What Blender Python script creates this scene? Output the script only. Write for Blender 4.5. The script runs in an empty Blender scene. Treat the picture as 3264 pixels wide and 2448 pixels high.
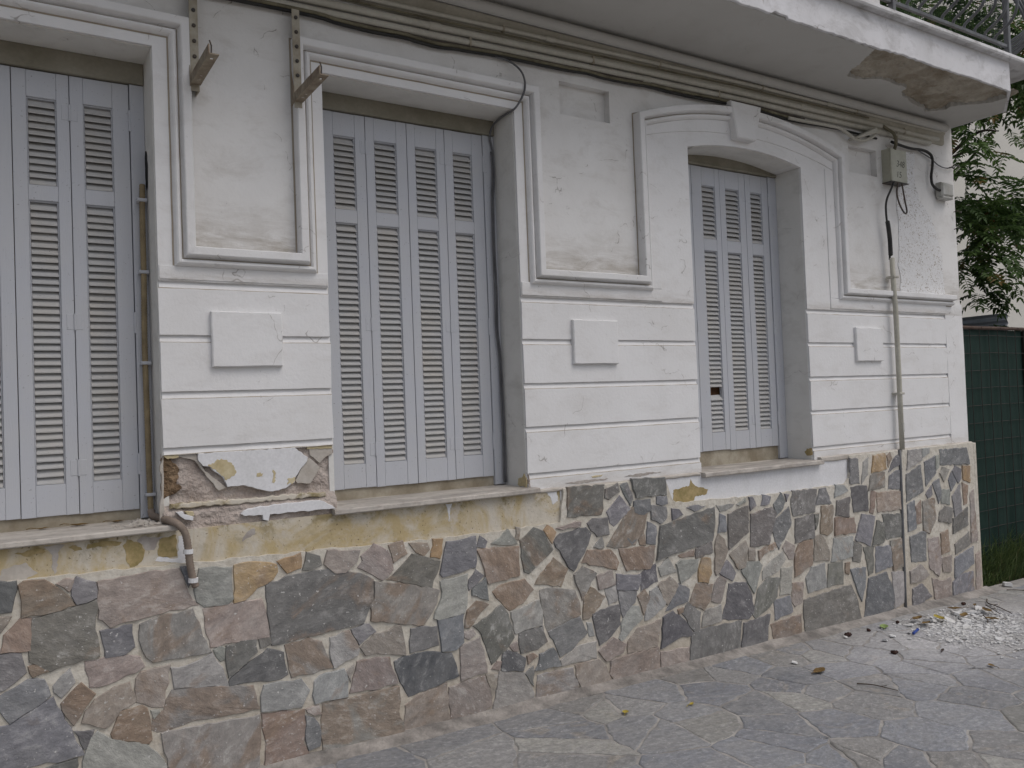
import bpy, math, random
import numpy as np
from mathutils import Vector, Matrix, noise as mnoise

sc = bpy.context.scene
R = math.radians
# ---------------------------------------------------------------- camera
cam_d = bpy.data.cameras.new('camera'); cam = bpy.data.objects.new('camera', cam_d)
sc.collection.objects.link(cam); sc.camera = cam
cam_d.sensor_width = 36.0; cam_d.lens = 28.77; cam_d.clip_start = 0.05; cam_d.clip_end = 3000
yaw, pitch, roll = R(32.419), R(1.325), R(-2.198)
fw0 = Vector((math.sin(yaw), math.cos(yaw), 0)); rt0 = Vector((math.cos(yaw), -math.sin(yaw), 0)); up0 = Vector((0, 0, 1))
fw = math.cos(pitch)*fw0 + math.sin(pitch)*up0; u1 = -math.sin(pitch)*fw0 + math.cos(pitch)*up0
rt = math.cos(roll)*rt0 + math.sin(roll)*u1; u2 = -math.sin(roll)*rt0 + math.cos(roll)*u1
M = Matrix.Identity(4)
for i in range(3):
    M[i][0], M[i][1], M[i][2] = rt[i], u2[i], -fw[i]
M.translation = Vector((0, -3.6, 1.6))
cam.matrix_world = M
# ---------------------------------------------------------------- sky and sun (soft overcast daylight)
w = bpy.data.worlds.new('World'); sc.world = w; w.use_nodes = True
nt = w.node_tree; nt.nodes.clear()
sky = nt.nodes.new('ShaderNodeTexSky'); sky.sky_type = 'NISHITA'; sky.sun_disc = False
SUN_EL, SUN_AZ = R(58), R(150)
sky.sun_elevation = SUN_EL; sky.sun_rotation = SUN_AZ
sky.air_density = 1.0; sky.dust_density = 4.0; sky.ozone_density = 1.0
hs = nt.nodes.new('ShaderNodeHueSaturation'); hs.inputs['Saturation'].default_value = 0.62
bg = nt.nodes.new('ShaderNodeBackground'); bg.inputs['Strength'].default_value = 0.095
wo = nt.nodes.new('ShaderNodeOutputWorld')
nt.links.new(sky.outputs[0], hs.inputs['Color']); nt.links.new(hs.outputs[0], bg.inputs[0]); nt.links.new(bg.outputs[0], wo.inputs[0])
sun_d = bpy.data.lights.new('sun', 'SUN'); sun_d.energy = 0.7; sun_d.angle = R(40); sun_d.color = (1, 0.98, 0.96)
sun = bpy.data.objects.new('sun', sun_d); sc.collection.objects.link(sun)
sd = Vector((math.sin(SUN_AZ)*math.cos(SUN_EL), math.cos(SUN_AZ)*math.cos(SUN_EL), math.sin(SUN_EL)))
sun.rotation_euler = (-sd).to_track_quat('-Z', 'Y').to_euler(); sun.location = sd*30
sc.view_settings.view_transform = 'Standard'; sc.view_settings.look = 'None'
sc.view_settings.exposure = 0.17; sc.view_settings.gamma = 1.0; sc.view_settings.use_curve_mapping = False
sc.cycles.max_bounces = 4; sc.cycles.diffuse_bounces = 3; sc.cycles.glossy_bounces = 2; sc.cycles.transmission_bounces = 2; sc.cycles.transparent_max_bounces = 6

# ---------------------------------------------------------------- node helpers
def srgb(r, g, b, k=1.0):
    f = lambda c: (c/255/12.92 if c/255 <= .04045 else ((c/255+.055)/1.055)**2.4)*k
    return (min(f(r), .9), min(f(g), .9), min(f(b), .9), 1)
class NT:
    def __init__(s, name):
        s.m = bpy.data.materials.new(name); s.m.use_nodes = True; s.t = s.m.node_tree; s.t.nodes.clear()
        s.o = s.n('ShaderNodeOutputMaterial'); s.b = s.n('ShaderNodeBsdfPrincipled'); s.l(s.b.outputs[0], s.o.inputs[0])
        s.b.inputs['Specular IOR Level'].default_value = .3
        s.pos = s.n('ShaderNodeNewGeometry').outputs['Position']
    def n(s, k): return s.t.nodes.new(k)
    def l(s, a, b): s.t.links.new(a, b)
    def set(s, inp, v):
        if hasattr(v, 'links') or isinstance(v, bpy.types.NodeSocket): s.l(v, inp)
        else: inp.default_value = v
    def vec(s, v=None, scale=(1, 1, 1), loc=(0, 0, 0)):
        m = s.n('ShaderNodeMapping'); s.l(v or s.pos, m.inputs[0]); m.inputs['Scale'].default_value = scale; m.inputs['Location'].default_value = loc
        return m.outputs[0]
    def noise(s, scale, detail=4, rough=.55, v=None, dist=0):
        k = s.n('ShaderNodeTexNoise'); s.l(v or s.pos, k.inputs['Vector'])
        k.inputs['Scale'].default_value = scale; k.inputs['Detail'].default_value = detail; k.inputs['Roughness'].default_value = rough; k.inputs['Distortion'].default_value = dist
        return k.outputs['Fac']
    def voro(s, scale, feature='F1', v=None):
        k = s.n('ShaderNodeTexVoronoi'); k.feature = feature; s.l(v or s.pos, k.inputs['Vector']); k.inputs['Scale'].default_value = scale
        return k.outputs['Distance']
    def mr(s, v, a, b, c=0., d=1.):
        k = s.n('ShaderNodeMapRange'); s.l(v, k.inputs['Value'])
        for i, x in zip(('From Min', 'From Max', 'To Min', 'To Max'), (a, b, c, d)): k.inputs[i].default_value = x
        return k.outputs[0]
    def math(s, op, a, b=0.):
        k = s.n('ShaderNodeMath'); k.operation = op; s.set(k.inputs[0], a); s.set(k.inputs[1], b); return k.outputs[0]
    def mix(s, f, a, b, mode='MIX'):
        k = s.n('ShaderNodeMix'); k.data_type = 'RGBA'; k.blend_type = mode
        s.set(k.inputs['Factor'], f); s.set(k.inputs['A'], a); s.set(k.inputs['B'], b); return k.outputs['Result']
    def bump(s, h, st=.4, d=.01):
        k = s.n('ShaderNodeBump'); s.l(h, k.inputs['Height']); k.inputs['Strength'].default_value = st; k.inputs['Distance'].default_value = d
        s.l(k.outputs[0], s.b.inputs['Normal'])
    def sep(s, v=None):
        k = s.n('ShaderNodeSeparateXYZ'); s.l(v or s.pos, k.inputs[0]); return k.outputs
    def done(s, col, rough=.85):
        s.set(s.b.inputs['Base Color'], col); s.set(s.b.inputs['Roughness'], rough); return s.m
MT = {}
def simple(name, col, col2=None, sc1=6., rough=.8, bst=.3, bsc=60., bd=.004, lo=.35, hi=.65, spec=.3, metal=0., fine=.12):
    a = NT(name); c2 = col2 or tuple(x*.75 for x in col[:3])+(1,)
    c = a.mix(a.mr(a.noise(sc1, 4, .6), lo, hi), col, c2)
    c = a.mix(a.mr(a.noise(bsc*1.3, 3), .3, .7, 0, fine), c, (0, 0, 0, 1))
    a.bump(a.noise(bsc, 3), bst, bd); a.b.inputs['Specular IOR Level'].default_value = spec; a.b.inputs['Metallic'].default_value = metal
    MT[name] = a.done(c, rough); return MT[name]

def plaster(name, base, grime, amt=.5, crack=.5, bst=.25, ledges=()):
    a = NT(name)
    n1 = a.noise(1.7, 4, .62); hz = a.mr(a.noise(5, 5, .7, a.vec(scale=(1, 1, 1.9)), .4), .5, .82)
    g = a.math('ADD', a.math('MULTIPLY', a.mr(n1, .42, .72), .35), a.math('MULTIPLY', hz, .6))
    c = a.mix(a.math('MULTIPLY', g, amt), base, grime)
    if ledges:      # dust and scuffs that settled just above projecting ledges
        z = a.sep()[2]; nn = a.mr(a.noise(6, 5, .72, a.vec(scale=(.7, 1, 3.5)), .5), .36, .66); tot = None
        for z0, hh, k in ledges:
            q = a.math('MULTIPLY', a.mr(z, z0, z0+hh, k, 0), a.math('GREATER_THAN', z, z0-.002))
            tot = q if tot is None else a.math('MAXIMUM', tot, q)
        c = a.mix(a.math('MULTIPLY', nn, tot), c, grime)
    f = a.noise(48, 3, .65)
    spots = a.mr(f, .70, .78, 0, .55)
    c = a.mix(a.math('MULTIPLY', spots, a.mr(n1, .35, .6)), c, srgb(105, 98, 90))
    if crack > 0:
        wv = a.n('ShaderNodeVectorMath'); wv.operation = 'ADD'
        nz = a.n('ShaderNodeTexNoise'); a.l(a.pos, nz.inputs['Vector']); nz.inputs['Scale'].default_value = 5; nz.inputs['Detail'].default_value = 3
        sv = a.n('ShaderNodeVectorMath'); sv.operation = 'SCALE'; a.l(nz.outputs['Color'], sv.inputs[0]); sv.inputs['Scale'].default_value = .3
        a.l(a.pos, wv.inputs[0]); a.l(sv.outputs[0], wv.inputs[1])
        e = a.voro(1.3, 'DISTANCE_TO_EDGE', wv.outputs[0]); ln = a.mr(e, .0, .0032, 1, 0)
        ck = a.math('MULTIPLY', a.math('MULTIPLY', ln, a.mr(hz, .0, .3)), crack)
        c = a.mix(ck, c, srgb(120, 112, 104))
    a.bump(f, bst, .006)
    a.b.inputs['Specular IOR Level'].default_value = .2
    MT[name] = a.done(c, .9); return MT[name]
plaster('white_plaster', (.79, .787, .79, 1), srgb(158, 148, 134), .36, .7, .3, ((2.163, .06, .6), (1.10, .15, .6)))
plaster('field_plaster', (.78, .772, .762, 1), srgb(140, 128, 110), .48, .9, .3, ((2.29, .24, .8),))
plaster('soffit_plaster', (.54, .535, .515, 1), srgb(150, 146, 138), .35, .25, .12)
plaster('reveal_plaster', (.74, .73, .70, 1), srgb(140, 135, 125), .5, .5)
plaster('grime_shade_plaster', srgb(166, 156, 142), srgb(128, 116, 100), .9, 0)  # groove dirt; on the moulding its tone also stands in for crease shade
plaster('fascia_plaster', (.76, .76, .785, 1), srgb(120, 115, 108), .8, .8)
plaster('lip_plaster', (.70, .70, .71, 1), srgb(96, 90, 82), 1.3, .8)
simple('fresh_white', (.78, .78, .80, 1), (.72, .72, .73, 1), 9, .8, .2, 70)
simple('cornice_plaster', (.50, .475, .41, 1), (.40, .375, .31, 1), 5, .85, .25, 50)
simple('render_coat', srgb(192, 181, 173), srgb(166, 153, 145), 14, .95, .9, 45, .02)
simple('under_plaster', srgb(196, 190, 182), srgb(178, 170, 160), 10, .9, .3, 60)
simple('earth_pit', srgb(144, 122, 98), srgb(98, 80, 62), 22, 1, 1., 40, .03)
simple('ochre_paint', srgb(208, 196, 164), srgb(188, 172, 134), 14, .85, .25, 70)
simple('olive_paint', srgb(146, 132, 90), srgb(180, 160, 118), 26, .85, .3, 60)
simple('band_grey', srgb(188, 182, 176), srgb(160, 152, 146), 12, .9, .4, 60)
# yellow band under the sills
a = NT('yellow_band')
pale, och, olv = srgb(200, 193, 180), srgb(184, 167, 130), srgb(130, 117, 80)
c = a.mix(a.mr(a.noise(3.6, 7, .66, None, .8), .44, .60), pale, och)
zz = a.sep()[2]
top = a.mr(zz, 1.02, 1.13)
ol = a.math('MULTIPLY', a.mr(a.noise(6, 7, .7, None, .5), .50, .60), a.mr(top, .2, .9, .15, .85))
c = a.mix(ol, c, olv)
c = a.mix(a.mr(a.noise(5, 6, .7, a.vec(loc=(3, 1, 2))), .58, .64, 0, .8), c, srgb(196, 188, 176))
c = a.mix(a.mr(a.noise(90, 2), .66, .72, 0, .7), c, srgb(92, 76, 50))
a.bump(a.noise(30, 6), .4, .01); MT['yellow_band'] = a.done(c, .9)
# mortar
a = NT('mortar')
c = a.mix(a.mr(a.noise(3, 5), .4, .65), srgb(200, 194, 182), srgb(212, 207, 197))
c = a.mix(a.mr(a.sep()[2], .1, .5, .75, 0), c, srgb(182, 171, 156))
c = a.mix(a.mr(a.noise(40, 4), .45, .75, 0, .5), c, srgb(150, 138, 120))
a.bump(a.noise(45, 5), .5, .012); MT['mortar'] = a.done(c, .95)
# cladding stone: per-stone colour from the object colour, alpha = rust share
def stone_mat(name, flat):
    a = NT(name); oi = a.n('ShaderNodeObjectInfo')
    off = a.n('ShaderNodeVectorMath'); off.operation = 'ADD'; cb = a.n('ShaderNodeCombineXYZ')
    rr = a.math('MULTIPLY', oi.outputs['Random'], 37.0)
    for i in range(3): a.l(rr, cb.inputs[i])
    a.l(a.pos, off.inputs[0]); a.l(cb.outputs[0], off.inputs[1]); v = off.outputs[0]
    vr = a.n('ShaderNodeVectorRotate'); vr.rotation_type = 'Y_AXIS' if not flat else 'Z_AXIS'; a.l(v, vr.inputs['Vector'])
    a.l(a.mr(oi.outputs['Random'], 0, 1, -1.1, 1.1) if not flat else a.mr(oi.outputs['Random'], 0, 1, -.5, .5), vr.inputs['Angle'])
    sv = a.vec(vr.outputs[0], (1, 1, 1.6) if not flat else (1.2, 2.2, 1))
    col = oi.outputs['Color']
    nA = a.noise(4.0, 4, .6, sv, .8); nB = a.noise(17, 5, .68, sv); nC = a.noise(75, 2, .5, v); nD = a.noise(1.5, 3)
    rust = a.math('ADD', a.mr(nA, .3, .7), a.math('SUBTRACT', oi.outputs['Alpha'], .5))
    c = a.mix(a.mr(rust, .72, .98, 0, .62), col, srgb(136, 118, 102, 1.3) if not flat else srgb(168, 158, 142))
    c = a.mix(a.mr(nB, .32, .62, .6, 0), c, a.mix(.6, c, (.03, .032, .036, 1)))
    c = a.mix(a.mr(nA, .52, .25, 0, .4), c, srgb(160, 159, 157))
    c = a.mix(a.math('MULTIPLY', a.mr(nB, .54, .74), a.mr(nD, .4, .65, .08, .7)), c, srgb(200, 198, 195))
    c = a.mix(a.mr(nC, .68, .74, 0, .75), c, srgb(210, 208, 205))
    if flat:
        px = a.sep(); dx = a.math('SUBTRACT', px[0], 5.35); dy = a.math('SUBTRACT', px[1], -.62)
        d = a.math('SQRT', a.math('ADD', a.math('POWER', a.math('MULTIPLY', dx, .6), 2.), a.math('POWER', a.math('MULTIPLY', dy, 1.3), 2.)))
        du = a.math('MULTIPLY', a.mr(d, .1, 1.0, 1, 0), a.mr(nA, .3, .55, .45, 1))
        c = a.mix(a.math('MULTIPLY', du, .95), c, srgb(216, 214, 215))
        c = a.mix(a.mr(nD, .3, .7, .0, .25), c, srgb(172, 172, 174))
    if flat:
        c = a.mix(a.mr(a.noise(48, 4, .75, v), .35, .62, .5, 0), c, srgb(92, 92, 95)); c = a.mix(a.mr(a.noise(30, 4, .7, v), .55, .72, 0, .4), c, srgb(196, 194, 194)); c = a.mix(a.mr(nA, .35, .6, .3, 0), c, srgb(140, 138, 136))
    h = a.math('ADD', nB, a.math('MULTIPLY', nA, .9))
    a.bump(h, .5 if not flat else .5, .016); a.b.inputs['Specular IOR Level'].default_value = .35
    MT[name] = a.done(c, .75)
stone_mat('slate', False); stone_mat('flag', True)
a = NT('marble')
c = a.mix(a.mr(a.noise(3, 7, .6, a.vec(scale=(.5, 1.5, 2)), 2.5), .42, .6), srgb(192, 186, 178), srgb(160, 154, 148))
c = a.mix(a.mr(a.noise(26, 6, .7), .48, .72, 0, .5), c, srgb(128, 116, 104)); a.bump(a.noise(50, 4), .2, .004); MT['marble'] = a.done(c, .6)
def paint(name, base, dust, amt, rough=.55):
    a = NT(name)
    c = a.mix(a.mr(a.noise(5, 5), .4, .7, 0, amt), base, dust)
    c = a.mix(a.mr(a.noise(16, 6, .7, a.vec(scale=(3, 3, .4))), .55, .75, 0, .25), c, tuple(x*.8 for x in base[:3])+(1,))
    c = a.mix(a.mr(a.noise(110, 2), .70, .75, 0, .6), c, srgb(90, 88, 90))
    z = a.sep()[2]; ck = a.mr(a.noise(9, 6, .75, a.vec(scale=(1.2, 1, 14)), 1.0), .66, .70, 0, .55)
    c = a.mix(a.math('MULTIPLY', ck, a.mr(z, 1.2, 1.5, 1, .08)), c, srgb(112, 108, 106))
    a.bump(a.noise(60, 5, .6, a.vec(scale=(4, 4, .5))), .18, .004); MT[name] = a.done(c, rough)
paint('shutter_paint', (.505, .52, .56, 1), (.525, .53, .545, 1), .6)
paint('slat_paint', (.46, .46, .46, 1), (.47, .45, .42, 1), .9, .8)
simple('header_paint', srgb(152, 147, 134), srgb(130, 125, 110), 4, .8, .15, 50)
simple('sill_board', srgb(176, 168, 152), srgb(140, 130, 112), 7, .9, .4, 50)
simple('cream_pvc', (.55, .53, .47, 1), (.47, .45, .39, 1), 5, .55, .08, 40, .002)
simple('cream_pipe', (.55, .53, .46, 1), (.47, .45, .38, 1), 5, .5, .08, 40, .002)
simple('dirty_cable', srgb(132, 126, 106), srgb(92, 87, 72), 9, .8, .2, 60, .003)
simple('black_cable', (.022, .021, .022, 1), (.05, .048, .045, 1), 9, .6, .1, 60, .002)
simple('grey_cable', (.17, .17, .18, 1), (.11, .11, .115, 1), 9, .6, .1, 60, .002)
simple('brown_cable', (.10, .075, .06, 1), (.06, .05, .045, 1), 9, .6, .1, 60, .002)
simple('flex_conduit', srgb(158, 142, 112), srgb(128, 114, 90), 12, .8, .2, 50, .003)
simple('flex_conduit_grey', srgb(150, 136, 124), srgb(124, 112, 102), 12, .8, .2, 50, .003)
simple('old_iron', srgb(184, 178, 164), srgb(150, 140, 122), 12, .7, .3, 60)
simple('rust_iron', srgb(156, 147, 130), srgb(124, 108, 92), 16, .8, .4, 60)
simple('dark_bolt', (.05, .05, .055, 1), (.09, .07, .05, 1), 20, .5, .2, 60)
simple('box_grey', srgb(186, 186, 172), srgb(170, 168, 152), 4, .5, .05, 40, .002)
simple('box_white', srgb(196, 196, 192), srgb(170, 168, 160), 6, .55, .05, 40, .002)
simple('ink', (.05, .05, .055, 1))
simple('rail_grey', (.17, .18, .19, 1), (.11, .11, .115, 1), 8, .5, .15, 60, spec=.5)
simple('bare_concrete', srgb(190, 183, 170), srgb(148, 137, 120), 5, .95, 1., 26, .03)
simple('dark_gap', (.012, .012, .012, 1))
simple('wood_inner', srgb(120, 84, 52), srgb(80, 52, 30), 12, .7, .3, 40)
simple('pave_joint', srgb(172, 168, 163), srgb(136, 133, 130), 7, .95, .6, 50, .01)
simple('cement_fillet', srgb(168, 162, 156), srgb(116, 112, 108), 7, .95, .7, 40, .015)
simple('ground_dust', srgb(150, 144, 136), srgb(128, 122, 112), 3, .95, .5, 30, .01)
simple('plaster_chip', (.72, .72, .72, 1), (.58, .57, .55, 1), 20, .9, .3, 60)
simple('dry_leaf', srgb(128, 104, 62), srgb(88, 68, 40), 30, .8, .3, 60)
simple('yellow_leaf', srgb(176, 158, 70), srgb(138, 120, 46), 30, .7, .3, 60)
simple('pale_leaf', srgb(150, 168, 110), srgb(118, 140, 80), 30, .7, .3, 60)
simple('twig', srgb(88, 76, 66), srgb(62, 52, 46), 30, .9, .4, 90)
simple('seed', srgb(74, 50, 44), srgb(48, 34, 30), 40, .8, .6, 90)
simple('blue_plastic', srgb(48, 78, 160), srgb(40, 66, 140), 10, .4, .05, 40)
simple('bark', srgb(92, 82, 72), srgb(64, 56, 50), 9, .95, .8, 30, .02)
simple('cream_wall', (.68, .665, .62, 1), (.62, .605, .56, 1), 1.2, .9, .2, 40)
simple('sheet_metal', (.30, .32, .34, 1), (.22, .24, .26, 1), 3, .5, .1, 20, spec=.5)
simple('wire', (.022, .024, .022, 1), (.04, .032, .026, 1), 8, .6, .1, 50)
simple('rust_rail', srgb(96, 80, 70), srgb(74, 60, 54), 8, .8, .3, 40)
simple('soil', srgb(86, 74, 60), srgb(60, 52, 42), 7, 1, .8, 30, .02)
a = NT('shade_net')
wv = a.math('MULTIPLY', a.mr(a.noise(1.2, 3), .3, .7, .75, 1.2), 1.0)
c = a.mix(a.mr(a.noise(240, 2), .35, .65), (.004, .020, .015, 1), (.008, .030, .023, 1)); a.bump(a.noise(200, 2), .3, .003)
MT['shade_net'] = a.done(c, .75)
def leaf_mat(name, c1, c2, c3, tr=.3):
    a = NT(name)
    at = a.n('ShaderNodeAttribute'); at.attribute_name = 'tint'
    c = a.mix(a.mr(at.outputs['Fac'], 0, .75), c1, c2); c = a.mix(a.mr(at.outputs['Fac'], .93, .97), c, c3)
    c = a.mix(a.mr(a.noise(40, 3), .3, .7, 0, .3), c, (0, 0, 0, 1))
    t = a.n('ShaderNodeBsdfTranslucent'); a.l(c, t.inputs[0]); mx = a.n('ShaderNodeMixShader'); mx.inputs[0].default_value = tr
    MT[name] = a.done(c, .55); a.l(a.b.outputs[0], mx.inputs[1]); a.l(t.outputs[0], mx.inputs[2]); a.l(mx.outputs[0], a.o.inputs[0])
leaf_mat('tree_leaf', (.040, .082, .024, 1), (.125, .21, .055, 1), (.22, .15, .05, 1))
leaf_mat('grass_blade', (.05, .085, .03, 1), (.13, .18, .06, 1), (.20, .18, .09, 1))
a = NT('fine_net')   # knotted plastic netting: open squares between thin threads
sx = a.sep()
def teeth(v, p): return a.math('LESS_THAN', a.math('FRACT', a.math('MULTIPLY', v, 1/p)), .16)
gr = a.math('MAXIMUM', teeth(a.math('ADD', sx[0], sx[1]), .016), teeth(sx[2], .016))
tp = a.n('ShaderNodeBsdfTransparent'); mx = a.n('ShaderNodeMixShader'); a.l(gr, mx.inputs[0]); a.l(tp.outputs[0], mx.inputs[1]); a.l(a.b.outputs[0], mx.inputs[2]); a.l(mx.outputs[0], a.o.inputs[0])
MT['fine_net'] = a.done((.025, .035, .033, 1), .7)
a = NT('roughcast')
sp = a.mr(a.voro(75, 'F1', a.vec(scale=(1.6, 1, .8))), .10, .30); g2 = a.mr(a.noise(22, 3), .3, .6)
h = a.math('MULTIPLY', sp, 1.)
c = a.mix(a.math('MULTIPLY', a.mr(a.noise(90, 3, .6), .55, .66), g2), (.76, .76, .765, 1), srgb(150, 134, 114))
a.bump(a.math('SUBTRACT', a.noise(60, 3), a.mr(a.noise(90, 3, .6), .55, .66)), .5, .007); MT['roughcast'] = a.done(c, .95)

# ---------------------------------------------------------------- mesh helpers
COL = sc.collection
class MB:
    def __init__(s): s.v = []; s.f = []
    def add(s, v, f):
        n = len(s.v); s.v += [tuple(p) for p in v]; s.f += [tuple(i+n for i in q) for q in f]; return s
    def box(s, x0, x1, y0, y1, z0, z1, c=0.):
        if c <= 0:
            v = [(x, y, z) for z in (z0, z1) for y in (y0, y1) for x in (x0, x1)]
            return s.add(v, [(0, 2, 3, 1), (4, 5, 7, 6), (0, 1, 5, 4), (2, 6, 7, 3), (0, 4, 6, 2), (1, 3, 7, 5)])
        # front (y0) edges chamfered
        a = [(x0, y0+c, z0), (x1, y0+c, z0), (x1, y0+c, z1), (x0, y0+c, z1)]; b = [(x0+c, y0, z0+c), (x1-c, y0, z0+c), (x1-c, y0, z1-c), (x0+c, y0, z1-c)]
        d = [(x0, y1, z0), (x1, y1, z0), (x1, y1, z1), (x0, y1, z1)]
        f = [(4, 5, 6, 7), (11, 10, 9, 8)]
        for i in range(4):
            j = (i+1) % 4; f += [(i, j, j+4, i+4), (i+8, j+8, j, i)]
        return s.add(a+b+d, f)
    def tube(s, pts, r, n=8, cap=True):
        pts = [Vector(p) for p in pts]; rs = r if isinstance(r, (list, tuple)) else [r]*len(pts)
        b = len(s.v); up = Vector((0, 0, 1)); prev = None
        for i, p in enumerate(pts):
            d = (pts[min(i+1, len(pts)-1)]-pts[max(i-1, 0)]).normalized()
            if prev is None:
                u = d.cross(up);
                if u.length < .1: u = d.cross(Vector((1, 0, 0)))
            else: u = prev-d*prev.dot(d)
            u.normalize(); prev = u; q = d.cross(u)
            for k in range(n):
                an = 2*math.pi*k/n; s.v.append(tuple(p+(u*math.cos(an)+q*math.sin(an))*rs[i]))
        for i in range(len(pts)-1):
            for k in range(n):
                s.f.append((b+i*n+k, b+i*n+(k+1) % n, b+(i+1)*n+(k+1) % n, b+(i+1)*n+k))
        if cap:
            s.f.append(tuple(b+k for k in reversed(range(n)))); e = b+(len(pts)-1)*n; s.f.append(tuple(e+k for k in range(n)))
        return s
    def prism(s, poly, y0, y1, bev=0.):
        """poly in (x,z), counter-clockwise or not; front at y0 (towards the street), back at y1"""
        if area(poly) < 0: poly = poly[::-1]
        n = len(poly)
        if bev > 0:
            inn = inset(poly, bev); v = [(x, y0+bev, z) for x, z in poly]+[(x, y0, z) for x, z in inn]+[(x, y1, z) for x, z in poly]
            f = [tuple(range(n, 2*n))]
            for i in range(n):
                j = (i+1) % n; f += [(i, j, n+j, n+i), (2*n+i, 2*n+j, j, i)]
            return s.add(v, f+[tuple(reversed(range(2*n, 3*n)))])
        v = [(x, y0, z) for x, z in poly]+[(x, y1, z) for x, z in poly]
        f = [tuple(range(n)), tuple(reversed(range(n, 2*n)))]+[(n+i, n+(i+1) % n, (i+1) % n, i) for i in range(n)]
        return s.add(v, f)
    def build(s, name, mat, parent=None, smooth=False):
        me = bpy.data.meshes.new(name); me.from_pydata(s.v, [], s.f); me.update()
        if smooth:
            for p in me.polygons: p.use_smooth = True
        return link(name, me, mat, parent)
def link(name, me, mat, parent=None):
    if mat and not me.materials: me.materials.append(MT[mat])
    o = bpy.data.objects.new(name, me); COL.objects.link(o)
    if parent is not None: attach(o, parent)
    return o
def attach(o, parent):
    o.parent = parent; o.matrix_parent_inverse = Matrix.Translation(-world_loc(parent))
def world_loc(o):
    v = Vector(o.location); p = o.parent
    if p: v = v   # children keep identity world transforms (parent inverse cancels the root offset)
    return v if not p else v
def area(p): return .5*sum(p[i][0]*p[(i+1) % len(p)][1]-p[(i+1) % len(p)][0]*p[i][1] for i in range(len(p)))
def inset(p, d):
    out = []; n = len(p)
    for i in range(n):
        a, b, c = Vector(p[i-1]), Vector(p[i]), Vector(p[(i+1) % n])
        e1 = (b-a); e2 = (c-b)
        if e1.length < 1e-6 or e2.length < 1e-6: out.append(tuple(b)); continue
        e1.normalize(); e2.normalize(); n1 = Vector((-e1.y, e1.x)); n2 = Vector((-e2.y, e2.x)); m = n1+n2
        k = max(m.dot(n1), .6); out.append(tuple(b+m*(d/k)))
    return out
def ragged(p, step, amp, rnd, close=True):
    out = []; n = len(p)
    for i in range(n if close else n-1):
        a, b = Vector(p[i]), Vector(p[(i+1) % n]); L = (b-a).length; k = max(1, int(L/step)); d = (b-a)/max(L, 1e-6); nn = Vector((-d.y, d.x))
        for j in range(k):
            q = a.lerp(b, j/k); am = amp if j else amp*.4
            out.append(tuple(q+nn*rnd.uniform(-am, am)+d*rnd.uniform(-amp, amp)*.5))
    if not close: out.append(tuple(p[-1]))
    return out
def tag(o, label, cat, group=None):
    o['label'] = label; o['category'] = cat
    if group: o['group'] = group
    return o
def structure(o): o['kind'] = 'structure'; return o
def thing(name, loc, label, cat, group=None):
    o = bpy.data.objects.new(name, None); COL.objects.link(o); o.location = loc; o.empty_display_size = .1
    return tag(o, label, cat, group)
def smooth_path(pts, n=6):
    P = [Vector(p) for p in pts]; out = []
    for i in range(len(P)-1):
        p0, p1, p2, p3 = P[max(i-1, 0)], P[i], P[i+1], P[min(i+2, len(P)-1)]
        for k in range(n):
            t = k/n; out.append(.5*((2*p1)+(-p0+p2)*t+(2*p0-5*p1+4*p2-p3)*t*t+(-p0+3*p1-3*p2+p3)*t**3))
    return out+[P[-1]]
def n3(x, y, z, s=1.): return mnoise.noise(Vector((x*s, y*s, z*s)))

def gz(x, y=0.): return .10-.021*x       # the pavement falls gently along the street

# ================================================================ SETTING
m = MB()
gx = [-400, -40, -3, 13, 60, 400]; gy = [-400, -40, -9, .0, 3, 60, 400]
V = [(x, y, gz(max(-3, min(13, x)))-.03-(.0 if y < .5 else .03)) for y in gy for x in gx]
m.add(V, [(j*6+i, j*6+i+1, (j+1)*6+i+1, (j+1)*6+i) for j in range(6) for i in range(5)])
structure(m.build('ground', 'ground_dust'))
m = MB(); N = 40
V = [(-3+16*i/N, y, gz(-3+16*i/N)-.0034) for y in (-7, .02) for i in range(N+1)]
m.add(V, [(i, i+1, N+2+i, N+1+i) for i in range(N)])
pav = structure(m.build('pavement', 'pave_joint'))
# crazy paving: irregular flagstones, each a piece of its own
rnd = random.Random(11)
cells = []
pts = []
for i in range(-6, 34):
    for j in range(0, 17):
        pts.append((i*.36+rnd.uniform(-.17, .17)+(.17 if j % 2 else 0), -.24-j*.27+rnd.uniform(-.12, .12)))
extra = [(p[0]+rnd.uniform(.12, .2), p[1]+rnd.uniform(-.12, .12)) for p in pts if rnd.random() < .3]
pts += extra; A = np.array(pts)
def clip(poly, nx, ny, c):
    out = []
    for i in range(len(poly)):
        p, q = poly[i], poly[(i+1) % len(poly)]; dp = p[0]*nx+p[1]*ny-c; dq = q[0]*nx+q[1]*ny-c
        if dp <= 0: out.append(p)
        if dp*dq < 0:
            t = dp/(dp-dq); out.append((p[0]+(q[0]-p[0])*t, p[1]+(q[1]-p[1])*t))
    return out
ang = .5; 
flags = []
for i, (px, py) in enumerate(pts):
    poly = [(px-.7, py-.7), (px+.7, py-.7), (px+.7, py+.7), (px-.7, py+.7)]
    d2 = ((A-A[i])**2).sum(1); order = np.argsort(d2)[1:22]
    for k in order:
        qx, qy = pts[k]; nx, ny = qx-px, qy-py; sh = .0
        poly = clip(poly, nx, ny, nx*(px+qx)/2+ny*(py+qy)/2)
        if len(poly) < 3: break
    poly = clip(poly, 0, 1, -.11) if len(poly) >= 3 else []
    if len(poly) >= 3 and abs(area(poly)) > .012: flags.append((poly, px, py))
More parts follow.
